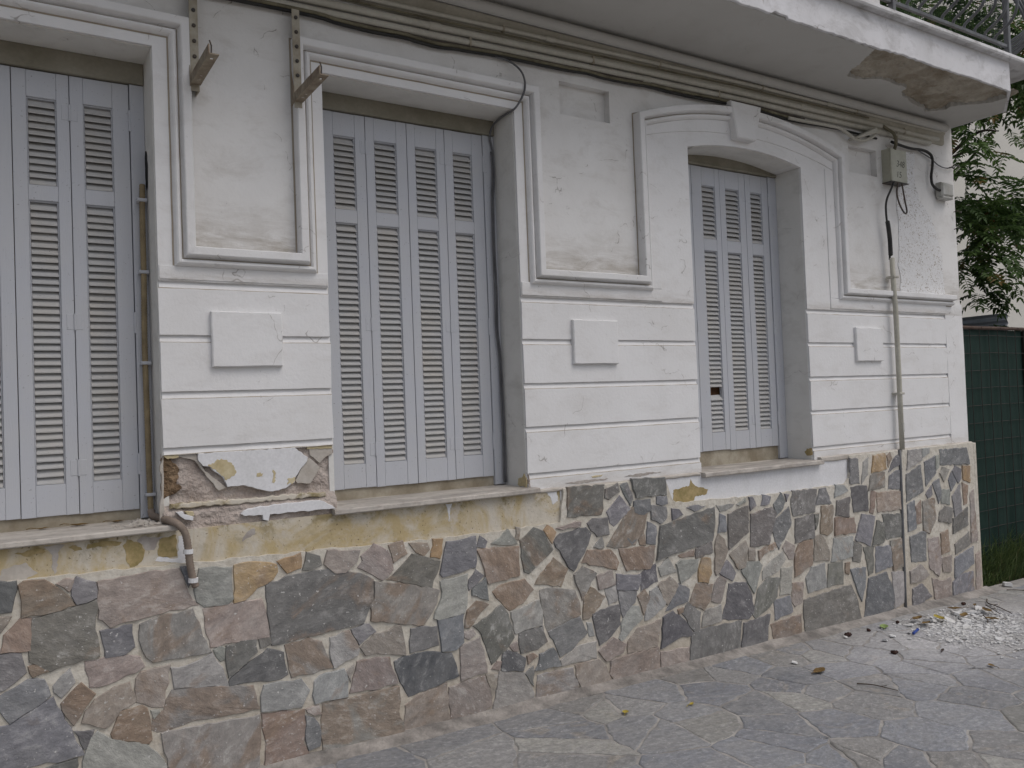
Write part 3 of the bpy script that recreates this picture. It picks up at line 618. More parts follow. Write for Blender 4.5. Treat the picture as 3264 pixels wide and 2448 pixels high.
# low skim of plaster where the wall meets the clad base
for x0, x1, z0, z1 in ((2.41, 3.59, 1.120, 1.138), (4.72, 6.602, 1.120, 1.152)):
    m = MB(); m.prism(ragged([(x0, z0), (x1, z0), (x1, z1), (x0, z1)], .05, .003, rnd), -.03, .002, .006); m.build('plinth_capping', 'under_plaster', house)
m = MB(); m.box(6.6, 6.64, -.037, .9, -.3, 1.14, .004); m.build('plinth_return', 'mortar', house)
CC = {'k': ((90, 90, 92), .15), 's': ((109, 109, 111), .3), 'g': ((136, 135, 131), .35), 'b': ((125, 112, 101), .6), 'p': ((133, 124, 117), .5), 'o': ((147, 125, 99), .45), 'd': ((104, 102, 98), .45), 'm': ((127, 124, 119), .8)}
STONES = """k 0,1019 60,1013 53,951 43,900 -3,902
b 67,995 82,1009 151,1001 196,963 226,933 251,894 168,878 74,874
p 191,984 222,999 248,991 245,962 229,947
s 250,990 258,1001 289,981 321,971 325,908 256,896 239,931
p 326,970 474,978 627,979 646,913 659,873 694,821 527,809 370,787 342,822 328,830
p -3,888 42,885 25,860 5,830 -4,832
b 15,820 42,843 69,872 103,869 98,751 6,759
d 106,866 251,888 325,903 327,872 314,792 330,685 164,661 97,708 101,790
s 332,777 447,783 448,725 453,694 417,671 346,676 342,733
m 475,781 515,792 673,809 698,748 705,696 740,623 626,618 516,622 478,683 471,721
s 630,984 668,982 679,933 657,899 646,938
g 701,968 833,957 836,826 819,807 721,808 688,834 682,882
o 843,964 933,965 1024,939 1026,909 1002,879 936,856 883,812 840,805
o 1028,952 1127,979 1128,914 1069,898
d 1155,977 1213,950 1223,915 1187,899 1135,905
d 972,861 1028,865 1056,885 1222,891 1405,849 1463,811 1459,727 1436,674 1411,626 1172,607 993,601 983,698 976,778
p 713,799 813,804 954,806 968,746 978,640 859,639 740,642 718,725
d 936,638 982,649 990,611 941,598
d 799,631 839,630 859,645 926,639 927,584 810,501 799,551 795,597
g 749,628 777,638 799,628 791,579 775,575
k 807,483 817,500 894,548 973,591 1039,559 1044,502 1056,463 1029,452 904,462 809,466
m 1046,591 1149,601 1211,573 1237,496 1257,451 1137,446 1072,446 1058,525
b 92,690 114,699 132,693 164,661 103,650 94,667
s -6,751 66,746 75,710 84,674 49,642 -9,616
s -9,596 49,625 91,647 143,634 159,573 101,535 27,499 0,547 -10,566
s -11,494 27,493 101,529 166,563 181,525 205,470 234,405 266,322 202,319 58,332 24,324 -14,329
g 170,602 225,654 241,604 194,553 174,581
p 280,672 389,671 469,655 487,615 453,595 322,566 293,572
p 453,571 473,594 581,599 574,530 561,502 554,436 509,450 459,479 452,532
b 194,533 217,551 267,595 308,543 276,500 233,443 210,481
p 261,445 273,483 310,524 354,544 376,557 433,563 456,486 400,460 367,420 342,405
g 584,586 643,583 697,597 743,613 781,549 809,466 712,484 593,504 588,539
m 584,497 634,492 803,465 904,446 918,397 930,346 862,343 690,355 531,347 509,361 513,403 551,425 566,464
b 392,455 472,464 492,444 502,400 505,320 494,308 365,358 360,377
g 508,434 534,432 536,422 516,402
k 237,419 300,407 277,345 267,345
g 291,383 318,399 360,359 485,310 524,267 562,202 543,152 251,233 272,332
m 543,338 653,332 780,327 926,319 930,252 925,98 842,101 578,143 563,232 547,297
g 949,436 1109,432 1149,376 1112,311 1011,321 936,332 938,393
b 939,321 1122,297 1126,217 1114,154 1146,86 1064,84 942,97 954,194 940,263
s 1128,267 1165,248 1195,187 1189,121 1136,115 1124,165
g 1169,409 1223,435 1309,437 1325,376 1323,311 1254,312 1173,310 1164,349
p 1132,296 1188,300 1197,261 1166,262 1138,281
m 1204,303 1377,302 1575,301 1581,242 1567,188 1591,104 1590,76 1406,76 1200,85 1197,200
d 115,271 141,306 243,314 236,237
g 1249,586 1337,601 1385,509 1376,483 1262,444 1247,528
p 1240,947 1252,973 1405,953 1388,903 1327,862 1280,866 1232,914
p 1407,925 1473,974 1541,935 1559,890 1565,843 1509,801 1391,878 1414,903
b 1546,960 1617,969 1627,932 1638,905 1570,874 1560,912
p 1648,954 1745,942 1756,915 1726,886 1683,906
o 1775,957 1829,952 1822,892 1812,860 1763,874
d 1532,801 1662,902 1808,849 1789,793 1761,727 1625,769
s 1849,937 2014,943 2014,859 2007,792 1821,769 1805,790 1825,862
s 2036,941 2079,912 2064,880 2020,893
g 2101,898 2204,956 2257,879 2178,881
p 2251,962 2275,960 2267,897 2244,904
b 2015,875 2060,880 2266,862 2262,788 2264,717 2074,698 2055,770
d 2272,893 2360,946 2417,923 2482,819 2390,762 2321,716 2292,728 2277,809
o 2422,927 2448,952 2501,909 2473,852
k 2483,859 2525,898 2701,911 2736,874 2695,795 2607,687 2567,722
p 2502,930 2630,948 2666,944 2660,920 2547,916
s 2712,931 2745,952 2853,949 2859,855 2772,853 2732,891
m 2839,790 2903,863 2998,964 3033,986 3147,966 3117,855 3044,777 2898,774
g 2748,801 2809,844 2817,784 2779,785
b 2665,725 2705,790 2865,769 2901,731 2921,690 2903,654 2775,693
b 2924,763 3058,756 3192,749 3181,679 3144,625 2972,637 2943,701
m 1467,803 1562,779 1761,727 1802,709 1787,652 1757,613 1713,559 1587,588 1445,627 1448,701 1469,754
g 1808,753 1958,768 1953,648 1937,583 1788,571 1764,583 1809,671
s 1965,737 2007,780 2054,743 1963,684
s 1980,682 2058,735 2075,621 2031,636 1979,659
b 2099,656 2141,680 2291,693 2345,629 2280,572 2195,547 2147,594
b 2356,655 2397,705 2480,778 2572,705 2533,641 2522,618
m 2606,667 2670,707 2762,657 2705,586 2655,528 2628,598
p 2756,637 2870,654 2888,580 2768,564
s 2896,629 3075,604 3066,557 3047,517 2897,544
k 3076,607 3193,646 3201,548 3071,512
b 1935,546 1950,588 2004,625 2074,598 2001,542 1955,501 1934,508
s 1784,568 1928,573 1924,487 1922,435 1882,409 1803,417 1793,496
d 1981,504 2063,539 2146,586 2185,533 2205,468 2217,411 2163,351 2079,302 2055,372 2024,462
p 1924,487 1981,492 1993,464 1953,445 1932,460
p 1904,416 2014,448 2038,375 2048,297 2051,266 1902,256 1902,357
g 2204,538 2372,573 2393,506 2389,439 2222,426 2211,482
m 2383,619 2462,623 2612,584 2639,506 2641,452 2533,426 2422,405 2397,505
b 2666,534 2716,585 2814,519 2774,475 2697,422 2655,421
g 2811,562 2893,570 2894,481 2833,470 2820,527
s 2902,535 3035,514 3021,452 2933,389 2918,426
b 3045,482 3099,517 3136,464 3085,376
g 2933,381 2992,439 3048,430 3078,356 2915,257 2899,277
g 3088,338 3137,502 3193,519 3256,411 3170,359
k 2719,443 2904,462 2914,350 2840,296 2758,265 2735,348
s 2427,396 2604,438 2635,441 2683,350 2597,292 2499,250 2468,324
g 2680,400 2711,394 2729,325 2692,323
d 2245,421 2394,434 2419,350 2360,321 2255,318 2243,367
p 2187,370 2230,385 2237,333 2209,338
s 1348,603 1411,616 1437,611 1468,574 1385,526
p 1389,515 1462,564 1594,580 1607,509 1612,436 1474,474 1413,475
s 1641,553 1697,558 1783,539 1787,453 1709,443 1636,442 1634,497
k 1553,416 1604,431 1725,432 1856,396 1879,339 1890,285 1767,259 1620,241 1576,322
p 1372,456 1530,445 1547,378 1568,320 1475,312 1334,322 1351,384
p 1315,419 1360,448 1339,372
p 1833,238 1910,247 2037,250 2065,180 2074,93 1963,67 1843,65 1830,157
p 1603,202 1668,237 1825,261 1825,158 1834,60 1710,68 1595,86
p 2041,253 2108,247 2101,194 2071,125
k 2149,350 2177,352 2282,289 2265,230 2131,257
p 2078,276 2107,308 2134,303 2118,260
b 2287,300 2330,307 2353,287 2294,255
s 2351,236 2368,296 2457,306 2484,249 2497,210 2335,215
g 2498,234 2597,284 2743,289 2738,198 2624,205 2502,205
p 2751,233 2861,288 2952,233 2923,196 2801,169
p 2957,242 3033,308 3216,326 3191,239 3173,176 2954,183
g 2079,100 2122,255 2269,217 2325,99 2318,46 2195,46 2074,75
d 2273,212 2327,241 2322,139
m 2328,51 2349,189 2576,182 2607,77 2605,37 2444,37 2327,39
p 2592,191 2749,192 2800,144 2828,59 2794,29 2635,30 2603,111
p 2822,97 2832,168 2947,174 3184,174 3187,56 3158,20 2965,30 2850,42
d 2583,1137 2840,1128 2823,998 2810,970 2580,981
d 2845,1106 2934,1128 2942,1080 2869,1048 2837,1060
s 2950,1114 3001,1127 3035,1028 3017,1000
s 2849,979 2941,1059 3010,987 3021,978 2894,897 2867,917
d 3032,1145 3290,1131 3299,1034 3060,1036
s 2977,1094 3005,1122 3040,1033 3019,1020
s 3045,1017 3166,1021 3163,955 3114,934 3042,957
s 3171,985 3287,963 3291,900 3240,870 3167,903
s 3215,1027 3298,1024 3300,982 3253,971 3213,991
s 3329,948 3385,937 3415,903 3332,880
s 3450,941 3516,950 3605,936 3514,913
d 3233,855 3440,890 3680,923 3681,815 3652,721 3385,691 3194,665 3220,764
s 3139,891 3205,858 3193,757 3125,771
s 2982,813 3015,940 3127,918 3117,858 3060,804 3019,779
b 3067,803 3109,839 3118,761 3078,771
g 3696,933 3851,923 3834,908 3724,886
g 3875,920 3949,952 3955,929 3890,913
s 3981,955 4014,952 4043,893 3992,870
s 4113,954 4188,935 4168,892 4093,893
s 4210,887 4284,955 4314,894 4294,850 4222,806
s 4318,941 4361,936 4332,893
d 4398,956 4642,946 4613,794 4395,793 4375,877
s 4670,944 4736,944 4795,836 4625,841
g 4843,959 4939,945 4976,905 4826,869
s 5013,1125 5103,1118 5109,943 4999,952
g 5162,1089 5226,1123 5206,998 5129,935
o 5279,1125 5418,1135 5430,1018 5249,1007
b 5438,1115 5483,1138 5501,1091 5453,1030
s 5523,1089 5580,1112 5608,1044 5450,998
m 5237,989 5407,1001 5398,892 5207,884
s 5459,971 5605,1012 5603,861 5440,876
k 5007,927 5190,923 5197,746 5024,751
b 5238,875 5290,870 5271,764 5246,716 5206,733
p 5300,863 5580,850 5602,718 5299,723
d 4844,849 4992,860 4972,726 4827,748
b 4681,829 4804,823 4791,654 4732,625 4658,646
d 4412,774 4594,784 4601,629 4400,612
d 4603,783 4649,784 4634,708 4613,675
b 4816,737 5031,714 5043,607 4807,616
s 5113,730 5266,701 5197,494 5029,559 5065,635
d 5284,667 5377,638 5355,500 5218,492
d 5351,705 5588,680 5586,524 5389,521
d 3792,868 3970,900 3967,738 3786,650
s 3723,876 3768,860 3770,761 3701,764
d 3991,847 4192,872 4224,834 4151,637 3978,648
s 4176,760 4356,856 4375,749 4242,592 4211,641
g 5705,1136 5867,1140 5871,1052 5671,994
g 5890,1138 5984,1139 5981,1099 5884,1071
s 5668,961 5856,1020 5874,824 5651,759
s 5904,1036 6039,1074 6051,944 5912,854
g 6051,1074 6099,1077 6091,982 6053,964
s 6115,1117 6491,1108 6518,979 6117,1001
g 6099,940 6140,985 6236,957 6154,867
s 6272,941 6313,979 6399,945 6392,875 6351,844
o 6414,972 6530,964 6517,830 6417,866
s 6216,876 6259,935 6327,853 6246,791
s 5907,794 5983,855 5989,787 5928,765
s 5996,867 6095,900 6107,762 6067,711
g 6112,809 6222,806 6224,689 6103,708
s 6254,748 6376,835 6380,611 6276,580
b 6402,840 6489,811 6463,672 6411,664
s 5661,744 5753,762 5758,556 5655,542
b 5761,715 5833,754 5830,588 5761,582
m 5856,745 6010,757 6020,594 5928,496 5849,532
d 6072,643 6149,683 6258,651 6223,544 6054,577
d 6251,576 6461,645 6460,504 6240,460
p 6509,739 6564,776 6583,362 6491,360
p 3656,540 3675,721 3700,761 3752,722 3779,653 3735,572 3669,511
p 3792,619 3940,688 3953,642 3921,524 3857,522
p 3961,641 4022,633 4017,556 3956,562
b 4049,608 4211,644 4217,609 4088,580 4053,545
g 4082,479 4152,526 4275,578 4306,528 4232,458 4078,424
p 4277,601 4314,642 4399,597 4376,519 4332,519
b 4396,551 4435,604 4573,623 4570,457 4385,396 4382,472
p 4592,632 4658,642 4711,600 4750,493 4738,458 4580,474
g 4796,596 5001,589 4981,450 4756,444
d 5008,552 5096,516 5077,400 4992,418
d 5116,501 5238,485 5213,306 5161,295 5148,391
s 5259,483 5439,467 5438,325 5244,302
m 5431,506 5596,505 5590,304 5446,292
b 3362,670 3493,685 3491,648 3383,657
d 3508,693 3644,719 3648,654 3505,635
g 3206,624 3285,670 3350,583 3223,571
g 3345,626 3382,644 3527,627 3508,561 3374,507
o 3523,569 3556,629 3623,620 3633,532 3599,473 3519,496
s 3693,524 3767,589 3840,503 3805,458
g 3923,557 4053,545 4076,514 3991,353 3888,507
g 4251,473 4364,468 4334,294 4230,304
g 4491,374 4550,437 4690,447 4697,284 4511,272
d 4727,436 4881,433 4879,281 4706,283
b 4909,417 4958,416 4942,333 4904,350
s 4954,368 5135,355 5114,221 5066,129 5014,236
k 5159,276 5370,290 5446,157 5445,17 5283,5 5087,14
g 5434,281 5598,264 5590,44 5456,15 5445,145
p 4356,359 4463,355 4453,228 4372,207 4339,247
d 4463,238 4956,263 5026,135 5056,7 4464,-1 4449,159
s 4169,274 4324,284 4343,177 4177,154
d 4033,374 4112,430 4238,411 4205,302 4133,246 3997,196 3974,217
k 3773,447 3931,429 3974,339 3983,237 3932,202 3706,241 3753,363
p 3622,362 3651,465 3707,505 3760,476 3733,420 3697,340
m 3439,382 3503,487 3636,462 3616,374 3552,321
s 3253,366 3360,509 3444,465 3425,394 3295,369
p 3200,523 3292,560 3359,499 3269,399 3230,446
k 3230,334 3308,356 3377,308 3478,186 3356,198 3200,160
d 3378,329 3432,388 3530,314 3516,211 3478,196
g 3543,290 3567,318 3697,334 3698,237 3532,224
b 3344,361 3391,363 3386,338 3350,334
d 3450,202 3606,216 3876,201 3863,126 3840,10 3460,6 3419,61
k 3891,187 4130,201 4104,60 4083,-4 3886,-10 3858,39
b 4134,133 4430,150 4419,1 4167,3 4146,63
p 3199,145 3423,128 3424,18 3199,23
s 5674,503 5884,531 5876,305 5681,318
p 5901,462 6044,458 6075,264 6018,164 5906,247
b 6070,482 6169,498 6191,331 6080,318
d 6258,377 6468,450 6485,349 6263,294
p 6065,293 6201,302 6190,180 6080,189
s 6248,268 6522,330 6509,191 6234,119
p 5653,256 5793,289 5901,194 5782,165 5657,164
s 5676,122 5803,142 5922,31 5721,-10 5665,-7
p 5934,163 6062,124 6186,133 6173,-9 5955,-1
s 6207,95 6311,135 6504,136 6502,-19 6198,-6
p 6550,263 6614,276 6601,-34 6523,-22"""
rnd = random.Random(5)
def stone(poly, code, name='stone'):
    if area(poly) < 0: poly = poly[::-1]
    p = ragged(inset(poly, -.003), .028, .0055, rnd); n = len(p); q = inset(p, .003)
    d = rnd.uniform(-.0465, -.042); tx, tz = rnd.uniform(-.02, .02), rnd.uniform(-.02, .02)
    cx = sum(a[0] for a in p)/n; cz = sum(a[1] for a in p)/n
    front = [(x, min(-.0390, d+(x-cx)*tx+(z-cz)*tz+.0028*n3(x*14, z*14, 2)), z) for x, z in q]
    v = [(x, -.030, z) for x, z in p]+[(x, -.0380+.0010*n3(x*30, z*30, 0), z) for x, z in p]+front+[(cx, d-.001+rnd.uniform(-.002, .002), cz)]
    f = []
    for i in range(n):
        j = (i+1) % n; f += [(i, j, n+j, n+i), (n+i, n+j, 2*n+j, 2*n+i), (2*n+i, 2*n+j, 3*n)]
    o = MB().add(v, f).build(name, 'slate', pl)
    c, r = CC[code]; c = srgb(*c); k = rnd.uniform(.9, 1.15)*1.56
    o.color = (c[0]*k*rnd.uniform(.96, 1.05), c[1]*k, c[2]*k*rnd.uniform(.95, 1.05), max(0, min(1, r+rnd.uniform(-.2, .2))))
    return o
allst = []
for L in STONES.strip().splitlines():
    h, *ps = L.split(); allst.append((h, [tuple(int(t)/1000 for t in s_.split(',')) for s_ in ps]))
for h, p in allst: stone(p, h)
nleft = 0
for h, p in allst:      # the wall goes on past the left edge of the photograph
    if max(a[0] for a in p) < 1.18 and nleft < 60: stone([(x-1.19, z+.02) for x, z in p], h); nleft += 1

# cornice under the balcony
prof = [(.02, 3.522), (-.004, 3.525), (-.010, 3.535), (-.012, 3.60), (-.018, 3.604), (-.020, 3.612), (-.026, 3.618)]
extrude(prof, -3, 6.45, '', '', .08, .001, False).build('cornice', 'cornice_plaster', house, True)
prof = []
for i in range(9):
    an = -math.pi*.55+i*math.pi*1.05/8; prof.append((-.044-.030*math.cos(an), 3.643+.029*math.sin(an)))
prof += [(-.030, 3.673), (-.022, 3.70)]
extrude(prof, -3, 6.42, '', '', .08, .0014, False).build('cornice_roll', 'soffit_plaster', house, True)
# balcony slab: concrete with a plaster skin, the skin has fallen off near the corner
ZS = 3.69
PEEL = [(4.620,-0.629),(4.711,-0.499),(4.752,-0.430),(4.767,-0.368),(4.824,-0.295),(4.869,-0.266),(4.991,-0.290),(5.091,-0.348),(5.198,-0.349),(5.280,-0.343),(5.433,-0.333),(5.464,-0.274),(5.529,-0.240),(5.686,-0.197),(5.832,-0.163),(5.925,-0.164),(6.013,-0.114),(6.129,-0.218),(6.094,-0.275),(6.300,-0.459),(6.30,-0.575)]
def slab(poly, z0, z1, name, mat):
    m = MB(); n = len(poly)
    if area(poly) < 0: poly = poly[::-1]
    m.add([(x, y, z0) for x, y in poly]+[(x, y, z1) for x, y in poly], [tuple(reversed(range(n))), tuple(range(n, 2*n))]+[(i, (i+1) % n, n+(i+1) % n, n+i) for i in range(n)])
    return m.build(name, mat, house)
slab([(-3, .9), (-3, -.63), (6.20, -.63), (6.595, -.41), (6.595, .9)], ZS+.045, 3.93, 'balcony_slab', 'bare_concrete')
rg = ragged(PEEL, .014, .009, rnd, close=False)
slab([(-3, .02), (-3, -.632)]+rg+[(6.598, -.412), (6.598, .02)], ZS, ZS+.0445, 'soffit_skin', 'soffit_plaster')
# crumbled lumps inside the bare patch
m = MB(); nx, ny = 150, 46
grid = {}
for j in range(ny+1):
    for i in range(nx+1):
        x = 4.60+1.75*i/nx; y = -.632+.54*j/ny
        u_ = n3(x*5+y*3, y*9, 3); z = ZS+.022+.014*(1 if u_ > .08 else (-.4 if u_ < -.15 else .2))+.012*n3(x*9, y*26, 6)+.008*n3(x*40, y*50, 1)
        m.v.append((x, min(y, .0), z))
for j in range(ny):
    for i in range(nx): m.f.append((j*(nx+1)+i, (j+1)*(nx+1)+i, (j+1)*(nx+1)+i+1, j*(nx+1)+i+1))
m.build('crumbled_concrete', 'bare_concrete', house, True)
# fascia with broken lower edge, drip lip
low = [(-3, ZS-.002), (3.66, ZS-.002), (3.69, ZS+.018), (3.74, ZS+.010), (3.79, ZS+.012), (3.80, ZS-.002), (4.62, ZS-.001), (4.9, ZS+.012), (5.3, ZS+.004), (5.8, ZS+.012), (6.1, ZS+.004), (6.205, ZS+.002)]
lw = ragged(low, .03, .0035, rnd, close=False)
m = MB(); m.prism(lw+[(6.205, 3.905), (-3, 3.885)], -.646, -.631, .003)
n = 6
m.add([(6.205, -.646, ZS+.002), (6.607, -.415, ZS-.002), (6.607, -.415, 3.905), (6.205, -.646, 3.905), (6.195, -.631, ZS+.002), (6.596, -.40, ZS-.002), (6.596, -.40, 3.905), (6.195, -.631, 3.905)],
      [(0, 1, 2, 3), (7, 6, 5, 4), (0, 4, 5, 1), (3, 2, 6, 7)])
m.box(6.597, 6.608, -.415, .9, ZS-.002, 3.905)
m.build('balcony_fascia', 'fascia_plaster', house)
m = MB(); k = 60
for i in range(k+1):
    x = -3+9.66*i/k; e = .004*n3(x*6, 2, 5); zz_ = 3.885+.02*(x+3)/9.2
    m.v += [(x, -.60, zz_-.002), (x, -.688+e, zz_+e*.6), (x, -.694+e, zz_+.012), (x, -.690+e, zz_+.034+e*.5), (x, -.60, zz_+.046)]
for i in range(k):
    for j in range(4): m.f.append((i*5+j, (i+1)*5+j, (i+1)*5+j+1, i*5+j+1))
m.f += [tuple(range(5)), tuple(k*5+j for j in reversed(range(5)))]
zz_ = 3.905
m.box(6.2, 6.66, -.5995, .9, zz_, zz_+.046)
m.build('balcony_lip', 'lip_plaster', house)
# left-over plaster knob at the corner
patch('plaster_flake', [(6.10,3.70),(6.30,3.70),(6.32,3.69),(6.30,3.66),(6.18,3.672)], -.60, -.52, 'fascia_plaster', .02, .004) if False else None
# upper storey behind the balcony
m = MB(); m.box(-3, 4.35, .10, .9, 3.945, 6.8); m.box(4.35, 4.9, .16, .9, 3.945, 6.8); m.box(4.9, 5.85, .10, .9, 3.945, 6.8); m.build('upper_storey', 'white_plaster', house)
m = MB(); m.box(-3.0, 5.95, -.05, 1, 6.801, 6.95); m.build('roof', 'fascia_plaster', house)
# railing: bottom rail, posts, belly-curved balusters, netting
rail = MB().box(-3, 6.27, -.615, -.597, 4.035, 4.06, .003).build('balcony_railing', 'rail_grey', house)
MB().box(-3, 6.27, -.625, -.587, 4.86, 4.89, .006).build('handrail', 'rail_grey', rail)
for x in (1.2, 2.42, 3.64, 4.86, 6.275):
    MB().box(x-.017, x+.017, -.625, -.59, 3.94, 4.86, .003).build('post', 'rail_grey', rail)
def baluster(x, y0, dx, dy, z0=4.06):
    pts = [(0, -.02), (0, .015), (.02, .035), (.065, .06), (.11, .09), (.145, .14), (.16, .22), (.15, .32), (.11, .44), (.05, .56), (.01, .68), (0, .80)]
    return [(x+dx*o, y0+dy*o, z0+z) for o, z in pts]
for i in range(-45, 10):
    x = 5.03+i*.1345
    if x < 1.0 or min(abs(x-p) for p in (1.2, 2.42, 3.64, 4.86, 6.275)) < .04: continue
    MB().tube(smooth_path(baluster(x, -.606, 0, -1), 3), .0105, 8).build('baluster', 'rail_grey', rail, True)
for i in range(5):
    t = .1+i*.22
    MB().tube(smooth_path(baluster(6.28+.36*t, -.60+.2*t, .5, -.86), 3), .0105, 8).build('baluster', 'rail_grey', rail, True)
MB().tube([(6.275, -.606, 4.048), (6.64, -.40, 4.048), (6.64, .85, 4.048)], .012, 6).build('side_rail', 'rail_grey', rail)
m = MB(); m.add([(6.12, -.575, 3.96), (6.275, -.575, 3.96), (6.275, -.575, 4.85), (6.12, -.575, 4.85), (6.63, -.37, 3.95), (6.63, -.37, 4.85), (6.63, .85, 3.95), (6.63, .85, 4.85)], [(0, 1, 2, 3), (1, 4, 5, 2), (4, 6, 7, 5)])
m.build('netting', 'fine_net', rail)

# ================================================================ SHUTTERS
YS = .22
SLAT = {}
def slat_mesh(wd):
    k = round(wd, 3)
    if k in SLAT: return SLAT[k]
    h = k/2-.001; a_, b_ = (.0120, .0172), (-.0120, -.0160); tx, tz = .0022, -.0026
    c = [(a_[0]+tx, a_[1]-tz*.3), (a_[0]-tx, a_[1]+.001), (b_[0]-tx, b_[1]+.002), (b_[0]-tx*.9, b_[1]-.0025), (b_[0]+tx, b_[1]-.001)]
    n = 5; v = [(-h, y, z) for y, z in c]+[(h, y, z) for y, z in c]
    f = [tuple(reversed(range(n))), tuple(range(n, 2*n))]+[(i, (i+1) % n, n+(i+1) % n, n+i) for i in range(n)]
    me = bpy.data.meshes.new('slat'); me.from_pydata(v, [], f); me.update(); me.materials.append(MT['slat_paint']); SLAT[k] = me
    return me
def shutter(x0, x1, leaves, zt, zs1, zs2, zs3, zs4, zb, label, missing=(), jamb_r=None, head=None, sill=1.14, seed=0):
    r_ = random.Random(seed)
    root = thing('folding_shutter', ((x0+x1)/2, YS, zb), label, 'shutter', 'folding louvred shutters in the windows')
    m = MB(); m.box(x0+.0036, leaves[0][0]-.002, YS-.008, YS+.05, sill+.01, zt, .003); m.build('jamb', 'shutter_paint', root)
    m = MB(); m.box(leaves[-1][1]+.002, x1-.0036, YS-.008, YS+.05, sill+.004, zt, .003); m.build('jamb', 'shutter_paint', root)
    m = MB(); m.box(x0+.0037, x1-.0037, YS-.018, YS+.06, zt+.002, head, .004); m.build('header', 'header_paint', root)
    m = MB(); m.box(x0+.0037, x1-.0037, YS+.012, YS+.06, sill-.005, zb+.012); m.build('threshold', 'sill_board', root)
    m = MB(); m.box(x0+.0037, x1-.0037, YS+.075, YS+.09, sill, zt); m.build('inner_board', 'wood_inner', root)
    for li, (a0, a1, s0, s1) in enumerate(leaves):
        g = .0014; dy = r_.uniform(-.0015, .0015); yf, yb = YS+dy, YS+dy+.034
        m = MB()
        zbo = zb+r_.uniform(-.004, .003)
        m.box(a0+g, s0-.0003, yf, yb, zbo, zt-.002, .0016); m.box(s1+.0003, a1-g, yf, yb, zbo, zt-.002, .0016)
        for z0, z1 in ((zs1, zt-.0025), (zs3, zs2), (zbo+.001, zs4)): m.box(s0, s1, yf+.0006, yb, z0, z1, .0018)
        for z0, z1 in ((zs2, zs1), (zs4, zs3)):     # small bead round each louvre field
            for b0, b1, c0, c1 in ((s0, s0+.005, z0, z1), (s1-.005, s1, z0, z1), (s0+.005, s1-.005, z0, z0+.005), (s0+.005, s1-.005, z1-.005, z1)): m.box(b0, b1, yf+.006, yb-.004, c0, c1, .002)
        leaf = m.build('leaf', 'shutter_paint', root)
        me = slat_mesh(s1-s0-.010)
        for z0, z1, fld in ((zs2, zs1, 0), (zs4, zs3, 1)):
            n = int(round((z1-z0-.012)/.0300)); p = (z1-z0-.012)/n
            for k in range(n):
                if (li, fld, k) in missing: continue
                o = bpy.data.objects.new('slat', me); COL.objects.link(o)
                o.location = ((s0+s1)/2, yf+.0185, z0+.006+p*(k+.5)+r_.uniform(-.0012, .0012)); o.rotation_euler = (r_.uniform(-.06, .06), r_.uniform(-.006, .006), 0)
                attach(o, leaf)
        # hinges on every second joint
        if li % 2 == 0 or li == len(leaves)-1:
            xh = a1
            for z in (zt-.16, (zt+zb)/2-.12, zb+.19):
                h = MB()
                if li == len(leaves)-1: h.tube([(xh+.002, yf-.004, z-.045), (xh+.002, yf-.004, z+.045)], .007, 8)
                else: h.box(xh-.030, xh+.030, yf-.0016, yf+.003, z-.032, z+.032, .001); h.tube([(xh, yf-.003, z-.034), (xh, yf-.003, z+.034)], .0045, 8)
                h.build('hinge', 'shutter_paint', leaf)
    return root
shutter(-.47, .585, [(-.36, -.135, -.305, -.195), (-.135, .086, -.082, .034), (.086, .294, .139, .246), (.294, .522, .345, .456)], 3.038, 2.925, 2.563, 2.50, 1.339, 1.212,
        'tall grey-blue louvred shutter at the left edge, beside the beige ribbed conduit', head=3.132, sill=1.165, seed=1)
shutter(1.31, 2.365, [(1.378, 1.608, 1.438, 1.552), (1.608, 1.836, 1.654, 1.777), (1.836, 2.056, 1.882, 2.006), (2.056, 2.29, 2.105, 2.222)], 3.072, 2.954, 2.587, 2.521, 1.327, 1.207,
        'four-leaf grey-blue louvred shutter in the middle square-headed window', head=3.155, sill=1.157, seed=2)
shutter(3.625, 4.685, [(3.69, 3.866, 3.745, 3.832), (3.866, 4.126, 3.96, 4.08), (4.126, 4.372, 4.18, 4.312), (4.372, 4.60, 4.425, 4.538)], 3.108, 2.985, 2.63, 2.553, 1.354, 1.236,
        'louvred shutter with two broken-out slats under the arched window head', missing={(1, 1, 8), (1, 1, 9)}, head=3.128, sill=1.141, seed=3)
inr = [o for o in COL.objects if o.name.startswith('folding_shutter')][-1]
m = MB(); m.box(3.955, 4.02, YS+.040, YS+.06, 1.55, 1.72, .004); m.box(4.024, 4.09, YS+.044, YS+.06, 1.55, 1.72, .004); m.build('inner_rail', 'wood_inner', inr)
# arched filler over the header of the third window belongs to the wall
m = MB(); m.prism([(3.629, 3.1285)]+[(x, arch3(x)-.0045) for x in xs[1:-1]]+[(4.681, 3.1285)], YS-.014, YS+.05); m.build('arch_filler', 'header_paint', house)

